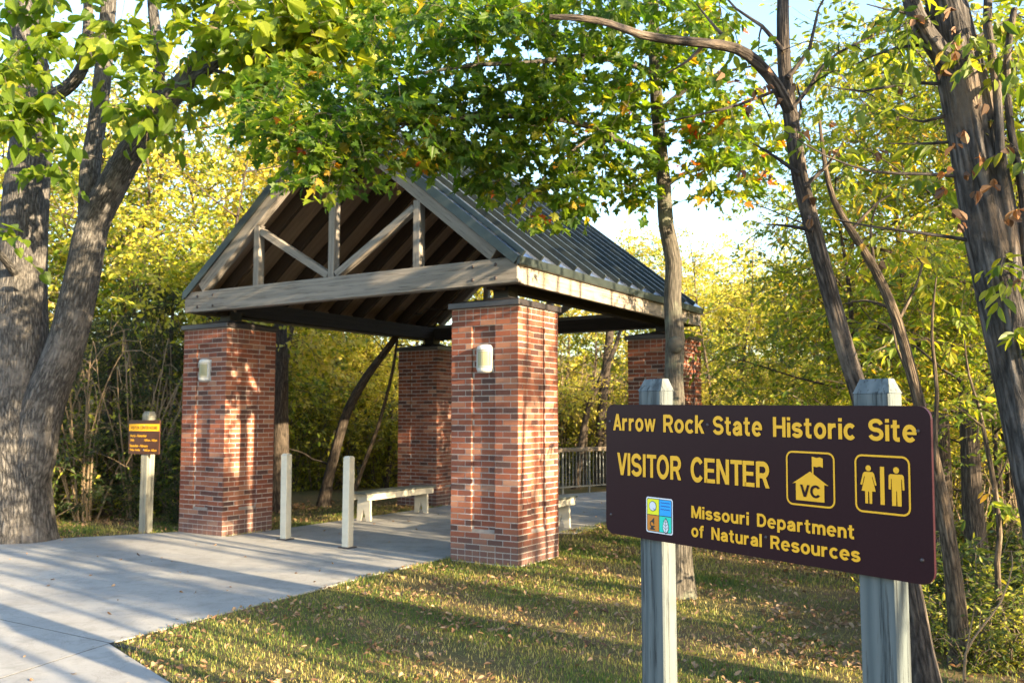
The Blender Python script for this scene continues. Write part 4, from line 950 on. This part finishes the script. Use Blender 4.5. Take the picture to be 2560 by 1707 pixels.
hero_tree('furrowed_tree', 'thick deeply furrowed trunk with vines and curled brown leaves at the right edge', s, M['bark_furrow'], lf, M['oval'], tw, extra=('withered_leaves', dl, M['dead']))

# --- the slender leaning tree and the thin sapling right of the sign
s = Skel(15); b0 = at(2206, 1520, 6.24); b0[2] = gz(b0[0], b0[1]) - .05
s.limb([b0, at(2200, 1420, 6.24), at(2183, 1270, 6.24), at(2160, 1130, 6.26), at(2130, 1000, 6.3), at(2100, 880, 6.3), at(2062, 740, 6.35), at(2010, 620, 6.4), at(1955, 530, 6.4), at(1915, 460, 6.45), at(1895, 380, 6.5), at(1880, 260, 6.5)], [.070, .060, .053, .048, .043, .039, .036, .033, .028, .022, .016, .010], 22, .02, .3)
s.limb([at(2156, 1110, 6.26), at(2148, 1010, 6.2), at(2152, 900, 6.2), at(2140, 760, 6.2), at(2150, 640, 6.2)], [.022, .018, .014, .01, .006], 8)
for pts in [[(2062, 740), (2110, 640), (2130, 540)], [(2010, 620), (2000, 520), (2030, 430)], [(2050, 710), (1990, 690), (1930, 700)], [(1955, 530), (2010, 470), (2060, 440)], [(2100, 880), (2060, 800), (2045, 700)]]:
    s.limb([at(u, v, 6.4 + .12 * k) for k, (u, v) in enumerate(pts)], np.linspace(.015, .004, len(pts)), 7)
g_ = s.g; lf, tw = MB(), MB(); T = np.vstack([clump(g_, 2060, 560, 6.8, 130, 120, .6, 16), clump(g_, 2130, 740, 6.8, 90, 110, .6, 12), clump(g_, 1960, 420, 6.8, 90, 90, .5, 9), clump(g_, 2180, 620, 6.6, 80, 100, .5, 8)])
s.reach(T, .008, .12, minz=1.8); spray_leaves(lf, tw, T, g_, 2, .22, 6, .088, 'oval', .55, .18, None, .0018, .5)
hero_tree('slender_tree', 'slender brown tree standing right of the large sign and leaning left behind it', s, M['bark_tan'], lf, M['oval'], tw)
s = Skel(16); b0 = at(2297, 1500, 6.6); b0[2] = gz(b0[0], b0[1]) - .05
s.limb([b0, at(2296, 1400, 6.6), at(2290, 1290, 6.6), at(2296, 1230, 6.6), at(2285, 1120, 6.6), at(2265, 1020, 6.6), at(2250, 940, 6.6), at(2225, 860, 6.6), at(2215, 780, 6.6)], [.024, .022, .020, .02, .018, .016, .012, .008, .005], 10, .02)
s.limb([at(2258, 980, 6.6), at(2220, 950, 6.5), at(2190, 930, 6.5)], [.008, .006, .003], 6); s.limb([at(2285, 1120, 6.6), at(2320, 1040, 6.6), at(2345, 960, 6.6)], [.008, .006, .003], 6)
g_ = s.g; lf, tw = MB(), MB(); T = np.vstack([clump(g_, 2240, 900, 6.7, 70, 70, .4, 8), clump(g_, 2320, 980, 6.7, 50, 60, .4, 6), clump(g_, 2300, 1150, 6.7, 60, 40, .3, 4)])
s.reach(T, .006, .12, minz=1.0); spray_leaves(lf, tw, T, g_, 2, .2, 5, .08, 'oval', .5, .2, None, .0016, .5)
hero_tree('sapling', 'thin pale sapling between the slender brown tree and the furrowed trunk', s, M['bark_tan'], lf, M['oval'], tw)

# --- woodland trees: a few kinds built once at the origin, then copied
def wood_tree(seed, H, spread, nspray, leaf, half, tint, cmat, bmat, r0=.11, lean=.1, low=.3, nl=7, ntw=3, tvar=.2, L=.42, kk=0, sig=.17):
    s = Skel(seed); g_ = s.g; a = g_.uniform(0, 6.3); n = 7; hs = np.linspace(0, 1, n)
    pts = np.column_stack([lean * H * hs ** 1.4 * math.cos(a) + g_.normal(size=n) * .02 * H * hs, lean * H * hs ** 1.4 * math.sin(a) + g_.normal(size=n) * .02 * H * hs, hs * H - .1])
    s.limb(pts, r0 * (1 - .93 * hs), 12, .03, .35, .3)
    tr = s.P.copy()
    for k in range(11):
        h = low + (.95 - low) * (k + g_.random()) / 11; j = int(h * (len(tr) - 1)); th = k * 2.4 + g_.uniform(-.4, .4)
        ln = spread * (1.05 - .75 * abs(h - .5)) * g_.uniform(.6, 1.05); up = g_.uniform(.25, .8)
        p = tr[j]; d = np.array([math.cos(th), math.sin(th), 0])
        s.limb([p, p + d * ln * .4 + [0, 0, ln * .25 * up], p + d * ln * .75 + [0, 0, ln * .55 * up], p + d * ln + [0, 0, ln * .7 * up]], np.array([.4, .28, .16, .05]) * r0 * (1 - .6 * h), 6, 0, 0, .3)
    K = kk or max(9, nspray // 16); cen = s.P[len(tr):][g_.integers(0, len(s.P) - len(tr), K)] + g_.normal(size=(K, 3)) * .12 * spread
    T = np.vstack([c + g_.normal(size=(nspray // K, 3)) * np.array([sig, sig, sig * .77]) * spread for c in cen])
    T = T[T[:, 2] > low * H * .5]
    T[:, 2] = np.minimum(T[:, 2], H * 1.05)
    od = s.reach(T, .02, .08, 4, minz=.3 * low * H)
    lf, tw = MB(), MB()
    cl = np.repeat(g_.normal(size=K) * .14, nspray // K)[:len(T)]
    spray_leaves(lf, tw, T, g_, ntw, L, nl, leaf, half, tint + cl, tvar, od, .004, .3, .15, .6)
    root = thing('woodland_tree', 'x', 'tree')
    s.mb.build('trunk', bmat, root, True); crown_build(lf, tw, 'crown', cmat, M['twig_tan'] if bmat is M['bark_tan'] else M['twig'], root)
    return root
kinds = {
 'gold': wood_tree(41, 9.0, 2.7, 430, .125, 'quad', .66, M['autumn'], M['bark_tan'], .10, .08, .22),
 'lime': wood_tree(42, 8.0, 2.9, 430, .125, 'quad', .36, M['autumn'], M['bark_dark'], .12, .12, .2),
 'thin': wood_tree(43, 9.5, 2.3, 190, .12, 'quad', .6, M['autumn'], M['bark_tan'], .08, .10, .25, 5, 3),
 'green': wood_tree(44, 7.0, 2.5, 400, .10, 'oval', .48, M['oval'], M['bark_dark'], .08, .1, .22, 6, 3, .2, .34),
}
used = set()
LAB = {'gold': 'golden leafy tree in the sunlit wood', 'lime': 'yellow-green leafy tree in the sunlit wood', 'thin': 'thinly leaved straggling tree in the sunlit wood', 'green': 'young green-leaved tree standing in the wood'}
def wt(kind, u, Y, sca, rz, where, grp, dx=0):
    x = (u * 1.08844 - 1280) / FPX * Y + dx
    loc = (x, Y, float(gz(x, Y)) - .05); o = kinds[kind]; lab = LAB[kind] + ' ' + where
    if kind not in used:
        used.add(kind); o.location = loc; o.rotation_euler = (0, 0, rz); o.scale = (sca,) * 3; o['label'] = lab; o['group'] = grp
    else: copy_thing(o, loc, rz, sca, lab, grp)
WL, WB, WR = 'left of the pavilion', 'behind the pavilion', 'right of the pavilion'
for a in [('gold', 560, 19, 1.10, .3, WL), ('lime', 480, 17.5, .9, 1.2, WL), ('thin', 640, 18, 1.0, 2.2, WL), ('green', 380, 19.5, 1.35, 4, WL), ('lime', 250, 20, 1.0, 2.9, WL), ('green', 160, 20, 1.3, 5.1, WL), ('thin', 330, 18.5, 1.0, .7, WL), ('lime', 20, 21, 1.1, 3.9, WL), ('gold', -120, 23, 1.2, 1.4, WL), ('thin', 70, 25, 1.2, 2.6, WL), ('green', 470, 23, 1.5, 2.0, WL), ('lime', 600, 26, 1.3, .1, WL), ('gold', 700, 23, 1.1, 5.4, WL), ('thin', 540, 29, 1.4, 4.1, WL), ('gold', 300, 30, 1.3, 3.3, WL),
          ('lime', 760, 24, .8, 1.0, WB), ('gold', 860, 23, .8, 2.7, WB), ('gold', 960, 24, .82, 4.4, WB), ('gold', 700, 21.5, .6, 3.6, WB), ('gold', 810, 22, .55, .2, WB), ('lime', 890, 21.5, .5, 1.3, WB), ('gold', 1060, 24, .85, 5.9, WB), ('thin', 900, 27, 1.0, .4, WB), ('gold', 780, 28, 1.2, 1.9, WB), ('lime', 1180, 26, .8, 3.1, WB), ('gold', 1300, 24, .70, 4.9, WB), ('lime', 1380, 26, .72, .9, WB), ('thin', 1340, 22, .62, 2.1, WB), ('gold', 1220, 30, .95, 3.6, WB), ('lime', 1090, 32, 1.05, 5.2, WB), ('gold', 1440, 30, .85, 1.6, WB),
          ('gold', 1530, 26, .72, 0.2, WR), ('gold', 1640, 24, .62, 2.5, WR), ('lime', 1600, 30, .8, 4.7, WR), ('gold', 1720, 28, .62, 1.3, WR), ('lime', 1740, 22, .45, 3.7, WR), ('thin', 1680, 33, .75, 5.6, WR), ('gold', 1830, 32, .62, .8, WR), ('lime', 1860, 24, .55, 2.2, WR), ('gold', 1940, 27, .75, 4.2, WR), ('green', 1900, 14, .66, .5, WR), ('green', 2010, 12, .84, 1.8, WR), ('green', 2110, 13.5, 1.15, 3.2, WR), ('green', 1960, 16, 1.1, 3.9, WR), ('green', 2190, 15, 1.3, .2, WR), ('green', 2330, 10, 1.0, 1.2, WR), ('lime', 2060, 20, .85, 5.0, WR), ('green', 2230, 11.5, .95, 4.6, WR), ('green', 2340, 13, 1.1, 5.7, WR), ('lime', 2180, 22, .75, 1.1, WR), ('gold', 2290, 20, .8, 2.8, WR), ('lime', 2400, 18, .7, .3, WR), ('green', 2440, 10.5, .9, 2.4, WR), ('green', 2300, 9.0, .55, .9, WR), ('lime', 2010, 30, .8, 3.0, WR), ('gold', 2140, 31, .9, 4.0, WR), ('gold', 1580, 27, .66, 3.1, WR), ('gold', 1690, 30, .66, .4, WR), ('gold', 1770, 36, .72, 5.1, WR), ('thin', 1700, 24, .80, 1.0, WR), ('thin', 1790, 27, .85, 2.7, WR), ('thin', 1640, 21, .72, 4.4, WR), ('lime', 1690, 31, .98, 2.0, WR), ('lime', 1835, 29, .98, 5.2, WR)]:
    wt(*a, {WL: 'woodland trees left of the pavilion', WB: 'woodland trees behind the pavilion', WR: 'woodland trees right of the pavilion'}[a[5]])

# --- bare trunks one can pick out in the wood
def bare_trunk(name, label, pts, rad, seed, mat=M['bark_dark'], twigs=10):
    s = Skel(seed); P = [at(*p) for p in pts]; P[0][2] = gz(P[0][0], P[0][1]) - .08
    s.limb(P, rad, 16, .03, .3, .25)
    top = s.P[int(len(s.P) * .35):]; T = top[s.g.integers(0, len(top), twigs)] + s.g.normal(size=(twigs, 3)) * np.array([.7, .5, .5]) + np.array([0, 0, .4])
    s.reach(T, .018, .1)
    z0 = s.P[0].copy(); s.mb.V = [v - z0 for v in s.mb.V]
    s.mb.build('trunk', mat, thing(name, label, 'tree', z0), True)
bare_trunk('bare_tree', 'dark bare trunk leaning right between the left pillar and the back pillar', [(742, 1160, 17), (752, 1110, 17), (772, 1030, 17), (800, 940, 17), (842, 865, 17), (905, 780, 17), (960, 690, 17)], [.12, .10, .095, .09, .08, .065, .04], 61)
bare_trunk('bare_tree', 'dark straight trunk close behind the front left brick pillar', [(644, 1150, 16), (645, 1000, 16), (646, 850, 16), (642, 700, 16.1), (640, 560, 16.2), (650, 420, 16.3)], [.17, .14, .13, .12, .1, .06], 62)
bare_trunk('bare_tree', 'dark forked trunk behind the railing between the near and far pillars', [(1378, 1060, 22), (1382, 950, 22), (1392, 850, 22), (1402, 740, 22), (1405, 620, 22)], [.15, .12, .11, .09, .05], 63)
bare_trunk('bare_tree', 'thin crooked trunk left of the dark forked trunk behind the railing', [(1320, 1060, 21), (1345, 960, 21), (1375, 880, 21), (1412, 800, 21), (1440, 700, 21)], [.09, .07, .06, .05, .03], 64)
bare_trunk('bare_tree', 'pale thin trunk leaning behind the bench at the back pillar', [(800, 1140, 17.5), (838, 1060, 17.5), (868, 980, 17.5), (900, 860, 17.5), (915, 760, 17.5)], [.05, .04, .035, .03, .02], 65, M['bark_tan'], 16)
bare_trunk('bare_tree', 'dark trunk in the shade just right of the slender brown tree', [(2262, 1400, 8.6), (2250, 1300, 8.6), (2235, 1180, 8.6), (2230, 1060, 8.6), (2222, 900, 8.6)], [.12, .10, .095, .09, .08], 66, M['bark_dark'], 4)
bare_trunk('bare_tree', 'dark trunk in the shade at the right edge under the furrowed tree', [(2325, 1390, 9.2), (2325, 1280, 9.2), (2330, 1150, 9.2), (2335, 1000, 9.2)], [.12, .10, .095, .09], 67, M['bark_dark'], 4)
bare_trunk('bare_tree', 'dark trunk directly behind the slender brown tree by the sign edge', [(2172, 1390, 9), (2168, 1260, 9), (2165, 1120, 9), (2160, 950, 9)], [.11, .095, .09, .08], 68, M['bark_dark'], 4)

# --- dark evergreens low on the left
def cedar(seed, H, spread):
    s = Skel(seed); g_ = s.g; s.limb([(0, 0, -.1), (.05, 0, H * .5), (.1, .05, H)], [.11, .07, .015], 10, .03, .3, .3)
    T = []
    for k in range(64):
        h = g_.uniform(.10, .98); th = g_.uniform(0, 6.3); r = spread * (1.05 - h) ** .7 * g_.uniform(.35, 1.05)
        T.append([math.cos(th) * r, math.sin(th) * r, h * H - .10 * r + .25 * r * math.sin(th * 3)])
    T = np.array(T); od = s.reach(T, .03, .05, 5); lf, tw = MB(), MB()
    T2 = np.repeat(T, 7, 0) + g_.normal(size=(len(T) * 7, 3)) * np.array([.24, .24, .13])
    spray_leaves(lf, tw, T2, g_, 4, .26, 9, .085, 'needle', .45 + .1 * g_.normal(size=len(T2)), .2, np.repeat(od, 7, 0), .003, .5, .1, .5)
    root = thing('cedar_tree', 'x', 'tree', group='dark evergreens left of the pavilion'); s.mb.build('trunk', M['bark_dark'], root, True); crown_build(lf, tw, 'crown', M['cedar'], M['twig'], root); return root
c0 = cedar(71, 4.2, 2.0)
def put(o, u, Y, sca, rz, lab, first=False):
    x = (u * 1.08844 - 1280) / FPX * Y; loc = (x, Y, float(gz(x, Y)) - .05)
    if first: o.location = loc; o.rotation_euler = (0, 0, rz); o.scale = (sca,) * 3; o['label'] = lab
    else: copy_thing(o, loc, rz, sca, lab)
put(c0, 380, 16.2, .98, .4, 'dark evergreen directly behind the front left brick pillar', True)
put(c0, 255, 15.4, .80, 2.1, 'dark evergreen behind the opening hours sign')
put(c0, 150, 16.8, .86, 4.0, 'dark evergreen beside the trunk of the large left tree')

# --- undergrowth: shrubs built once and copied
def shrub(seed, H, R_, nsp, leaf, half, tint, name='shrub', bare=False):
    s = Skel(seed); g_ = s.g
    s.P = np.zeros((1, 3)); s.r = np.array([.02])
    for k in range(14):
        th = g_.uniform(0, 6.3); r = R_ * g_.uniform(.2, .9); h = H * g_.uniform(.55, 1.05)
        s.limb([(math.cos(th) * .1 * R_, math.sin(th) * .1 * R_, -.05), (math.cos(th) * r * .5, math.sin(th) * r * .5, h * .55), (math.cos(th + .3) * r, math.sin(th + .3) * r, h), (math.cos(th + .5) * r * 1.4, math.sin(th + .5) * r * 1.4, h * g_.uniform(.7, 1.05))], [.016, .012, .008, .004], 5, 0, 0, .2)
    T = s.P[g_.integers(20, len(s.P), nsp)] + g_.normal(size=(nsp, 3)) * np.array([.2, .2, .16]) * R_
    T[:, 2] = np.abs(T[:, 2]) + .05
    s.reach(T, .008, .1, 4)
    root = thing(name, 'x', 'shrub'); s.mb.build('stems', M['twig_tan'] if bare else M['twig'], root)
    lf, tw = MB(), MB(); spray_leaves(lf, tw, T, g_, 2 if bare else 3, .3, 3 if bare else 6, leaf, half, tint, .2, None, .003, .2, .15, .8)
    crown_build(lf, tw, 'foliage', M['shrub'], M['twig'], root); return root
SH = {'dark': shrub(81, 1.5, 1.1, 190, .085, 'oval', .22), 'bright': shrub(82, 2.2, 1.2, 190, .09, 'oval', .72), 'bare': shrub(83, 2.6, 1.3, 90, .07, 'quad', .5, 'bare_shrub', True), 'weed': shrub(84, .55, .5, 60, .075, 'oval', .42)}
sused = set()
def sh(kind, u, Y, sca, rz, where, grp):
    x = (u * 1.08844 - 1280) / FPX * Y; loc = (x, Y, float(gz(x, Y)) - .02); o = SH[kind]
    lab = {'dark': 'dark green undergrowth shrub ', 'bright': 'sunlit yellow-green shrub ', 'bare': 'tangled nearly leafless shrub ', 'weed': 'low leafy weed '}[kind] + where
    sca = (sca, sca, sca * rng.uniform(.85, 1.15))
    if kind not in sused: sused.add(kind); o.location = loc; o.rotation_euler = (0, 0, rz); o.scale = sca; o['label'] = lab; o['group'] = grp
    else: copy_thing(o, loc, rz, sca, lab, grp)
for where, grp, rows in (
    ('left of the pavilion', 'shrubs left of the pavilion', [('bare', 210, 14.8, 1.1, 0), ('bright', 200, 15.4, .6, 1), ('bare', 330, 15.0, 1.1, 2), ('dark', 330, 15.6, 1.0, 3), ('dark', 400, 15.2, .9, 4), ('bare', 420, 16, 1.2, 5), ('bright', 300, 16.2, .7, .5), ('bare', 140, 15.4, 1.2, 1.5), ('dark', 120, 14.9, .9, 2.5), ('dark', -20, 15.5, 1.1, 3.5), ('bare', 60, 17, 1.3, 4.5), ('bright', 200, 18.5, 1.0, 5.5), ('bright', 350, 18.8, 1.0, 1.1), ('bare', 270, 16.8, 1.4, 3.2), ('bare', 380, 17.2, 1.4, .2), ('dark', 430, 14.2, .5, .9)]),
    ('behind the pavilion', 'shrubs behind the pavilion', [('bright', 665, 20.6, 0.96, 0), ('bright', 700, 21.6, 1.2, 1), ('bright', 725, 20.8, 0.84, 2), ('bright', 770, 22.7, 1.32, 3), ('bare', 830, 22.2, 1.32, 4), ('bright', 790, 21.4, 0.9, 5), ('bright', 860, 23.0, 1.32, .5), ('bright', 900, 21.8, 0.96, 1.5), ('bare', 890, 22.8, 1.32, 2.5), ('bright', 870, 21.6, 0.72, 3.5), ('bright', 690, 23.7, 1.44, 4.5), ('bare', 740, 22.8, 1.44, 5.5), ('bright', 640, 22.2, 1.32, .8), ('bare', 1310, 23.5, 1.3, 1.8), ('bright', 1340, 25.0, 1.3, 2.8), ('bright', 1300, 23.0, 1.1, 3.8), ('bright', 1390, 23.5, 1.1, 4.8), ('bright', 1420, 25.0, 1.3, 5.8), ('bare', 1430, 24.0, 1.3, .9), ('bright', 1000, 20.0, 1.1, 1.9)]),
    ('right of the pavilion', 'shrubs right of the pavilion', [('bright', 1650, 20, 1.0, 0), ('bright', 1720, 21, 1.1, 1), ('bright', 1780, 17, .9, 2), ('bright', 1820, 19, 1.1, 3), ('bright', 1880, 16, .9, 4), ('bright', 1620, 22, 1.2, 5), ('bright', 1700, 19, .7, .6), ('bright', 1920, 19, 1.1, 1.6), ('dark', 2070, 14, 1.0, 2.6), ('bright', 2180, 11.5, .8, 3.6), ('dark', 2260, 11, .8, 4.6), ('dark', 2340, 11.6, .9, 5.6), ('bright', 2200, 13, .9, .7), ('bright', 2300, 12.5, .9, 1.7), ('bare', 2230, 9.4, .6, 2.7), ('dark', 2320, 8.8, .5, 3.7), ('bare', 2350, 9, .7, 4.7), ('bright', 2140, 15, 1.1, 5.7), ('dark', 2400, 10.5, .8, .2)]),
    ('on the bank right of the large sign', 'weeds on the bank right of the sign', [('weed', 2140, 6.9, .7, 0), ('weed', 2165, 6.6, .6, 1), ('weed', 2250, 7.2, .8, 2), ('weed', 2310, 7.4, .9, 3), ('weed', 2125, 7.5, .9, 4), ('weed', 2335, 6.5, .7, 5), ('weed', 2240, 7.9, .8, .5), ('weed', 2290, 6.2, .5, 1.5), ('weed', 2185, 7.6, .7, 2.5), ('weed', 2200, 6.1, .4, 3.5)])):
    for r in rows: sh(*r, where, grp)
# a bare branching seedling in front of the bank
s = Skel(91); b0 = at(2215, 1560, 5.75); b0[2] = gz(b0[0], b0[1]) - .02
s.limb([b0, at(2218, 1500, 5.75), at(2255, 1440, 5.75), at(2300, 1380, 5.75), at(2325, 1300, 5.75), at(2322, 1265, 5.75)], [.010, .008, .006, .005, .004, .002], 6)
s.limb([at(2220, 1490, 5.75), at(2232, 1430, 5.75), at(2240, 1380, 5.75)], [.005, .004, .002], 5); s.limb([at(2305, 1370, 5.75), at(2290, 1330, 5.75)], [.003, .0015], 5); s.limb([at(2250, 1445, 5.75), at(2252, 1400, 5.75)], [.004, .002], 5); s.limb([at(2312, 1340, 5.75), at(2338, 1320, 5.75)], [.003, .0015], 5)
z0 = s.P[0].copy(); s.mb.V = [v - z0 for v in s.mb.V]
tag(s.mb.build('seedling', M['twig_tan'], None, True, z0), 'bare branching seedling in the leaf litter at the lower right corner', 'plant')

# --- trees beyond the right edge of the frame, towards the sun: they throw the long dappled shade
def toward(u, v, t, side):            # t metres towards the sun from a ground point, then sideways
    p = at(u, v, 1)[:2] if False else None
d2 = SD[:2] / np.linalg.norm(SD[:2]); n2 = np.array([-d2[1], d2[0]])
shade = [('clumpy', 14, -5.0, 1.15, 0), ('clumpy', 17, -1.1, 1.1, 1.1), ('clumpy', 12, .35, .66, 2.2), ('clumpy', 19, 2.1, .95, 3.3), ('clumpy', 16, 3.3, .85, 1.7), ('clumpy', 23, -4.2, 1.4, 5.2)]
kinds['clumpy'] = wood_tree(45, 9.0, 1.7, 230, .15, 'quad', .4, M['autumn'], M['bark_dark'], .17, .05, .18, 6, 3, .2, .34, kk=10, sig=.12)
for kind, t_, sd, sca, rz in shade:
    p = np.array([-1., 8.5]) + d2 * t_ + n2 * sd
    o = kinds[kind]; lb = 'tree outside the frame on the sunward side whose shade falls on the path'; gr_ = 'trees outside the frame towards the sun'
    if kind in used: copy_thing(o, (p[0], p[1], -.1), rz, sca, lb, gr_)
    else: used.add(kind); o.location = (p[0], p[1], -.1); o.rotation_euler = (0, 0, rz); o.scale = (sca,) * 3; o['label'] = lb; o['group'] = gr_

# slim unseen poles added on that side, close enough to print clear stripes
for k, (t_, sd, r_) in enumerate(((7.2, 2.0, .055), (8.2, 2.75, .075), (6.6, 3.5, .05), (9.0, 4.4, .07), (8.6, .9, .06), (9.5, -.9, .07), (9.0, -3.7, .08), (10.5, -1.9, .06), (11, 5.6, .08), (8.4, -1.35, .04), (9.6, -2.35, .045), (10.2, -2.9, .035), (8.0, -.35, .035), (11.2, -3.3, .05), (12, -4.4, .06), (7.8, 1.4, .04), (7.4, 2.45, .035), (9.8, 3.2, .05))):
    p = np.array([-1., 8.5]) + d2 * t_ + n2 * sd; s = Skel(120 + k); q = s.g.normal(size=(5, 2)) * .12
    s.limb([(p[0] + q[i, 0] * i * .5, p[1] + q[i, 1] * i * .5, -.1 + 1.7 * i) for i in range(5)], np.linspace(r_, r_ * .3, 5), 8, .03)
    T = s.P[s.g.integers(15, len(s.P), 26)] + s.g.normal(size=(26, 3)) * .5; T = T[T[:, 2] > 1.6]; s.reach(T, .012, .1, 4, minz=1.2)
    z0 = s.P[0].copy(); s.mb.V = [v - z0 for v in s.mb.V]; s.mb.build('trunk', M['bark_dark'], thing('bare_tree', 'bare tree pole added outside the frame on the sunward side for its shadow', 'tree', z0, 0, 'added bare poles outside the frame towards the sun'), True)

# --- grass and fallen leaves
def scatter(n, x0, x1, y0, y1, g_):
    x = g_.uniform(x0, x1, n); y = y0 + (y1 - y0) * g_.random(n) ** 1.5; return x, y
g_ = np.random.default_rng(5)
def inview(x, y): return (np.abs(x) < y * .60 + .4)
x, y = scatter(640000, -8.5, 9, 4.6, 17, g_)
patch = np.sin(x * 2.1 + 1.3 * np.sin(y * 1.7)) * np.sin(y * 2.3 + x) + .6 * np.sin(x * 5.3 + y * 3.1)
k = inview(x, y) & ~on_slab(x, y) & (g_.random(len(x)) < np.clip(.62 + .35 * patch, .12, 1)) & (g_.random(len(x)) < np.where(x > 2.3, np.where(y > 8.2, .5, .28), 1)) & ~((x < -3) & (y > 14.3) & (g_.random(len(x)) < .8))
x, y, patch = x[k], y[k], patch[k]; n = len(x)
P = np.column_stack([x, y, gz(x, y) - .004]); a = g_.uniform(0, 6.3, n); tl = g_.uniform(.3, 2.2, n)
D = np.column_stack([np.cos(a) * tl, np.sin(a) * tl, np.ones(n)]); N = np.column_stack([np.cos(a), np.sin(a), -.3 * np.ones(n)])
gr = MB(); wid = np.clip(.10 - .0 * y, .05, .12)
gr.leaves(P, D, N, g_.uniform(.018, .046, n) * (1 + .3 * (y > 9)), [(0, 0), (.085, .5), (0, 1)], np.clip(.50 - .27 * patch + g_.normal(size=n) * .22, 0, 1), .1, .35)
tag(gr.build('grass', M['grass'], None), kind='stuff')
x, y = scatter(80000, -8.5, 9, 4.6, 18, g_); dens = np.where(x > 1.8, 1.0, np.where(y > 13.4, .8, .45))
cl_ = np.clip(.5 + .9 * np.sin(x * 1.7 + 2 * np.sin(y * 1.1)) * np.sin(y * 1.9 - x) + .5 * np.sin(4.3 * x + 3.7 * y), .12, 1.3); k = inview(x, y) & (g_.random(len(x)) < dens * cl_ * np.where(on_slab(x, y), .022, 1)); x, y = x[k], y[k]; n = len(x)
zz = np.where(on_slab(x, y), .006, gz(x, y) + g_.uniform(.012, .04, n))
a = g_.uniform(0, 6.3, n); D = np.column_stack([np.cos(a), np.sin(a), g_.normal(size=n) * .25]); N = np.column_stack([g_.normal(size=n) * .4, g_.normal(size=n) * .4, np.ones(n)])
ll = MB(); h = n // 2; tn = np.clip(g_.beta(1.6, 1.8, n), 0, 1)
sz = g_.uniform(.018, .05, n) * (1 + .5 * (g_.random(n) < .06))
ll.leaves(np.column_stack([x, y, zz])[:h], D[:h], N[:h], sz[:h], HALF['oval'], tn[:h], .55, -.35)
ll.leaves(np.column_stack([x, y, zz])[h:], D[h:], N[h:], sz[h:] * .95, HALF['heart'], tn[h:], .4, .4)
tag(ll.build('fallen_leaves', M['litter'], None), kind='stuff')
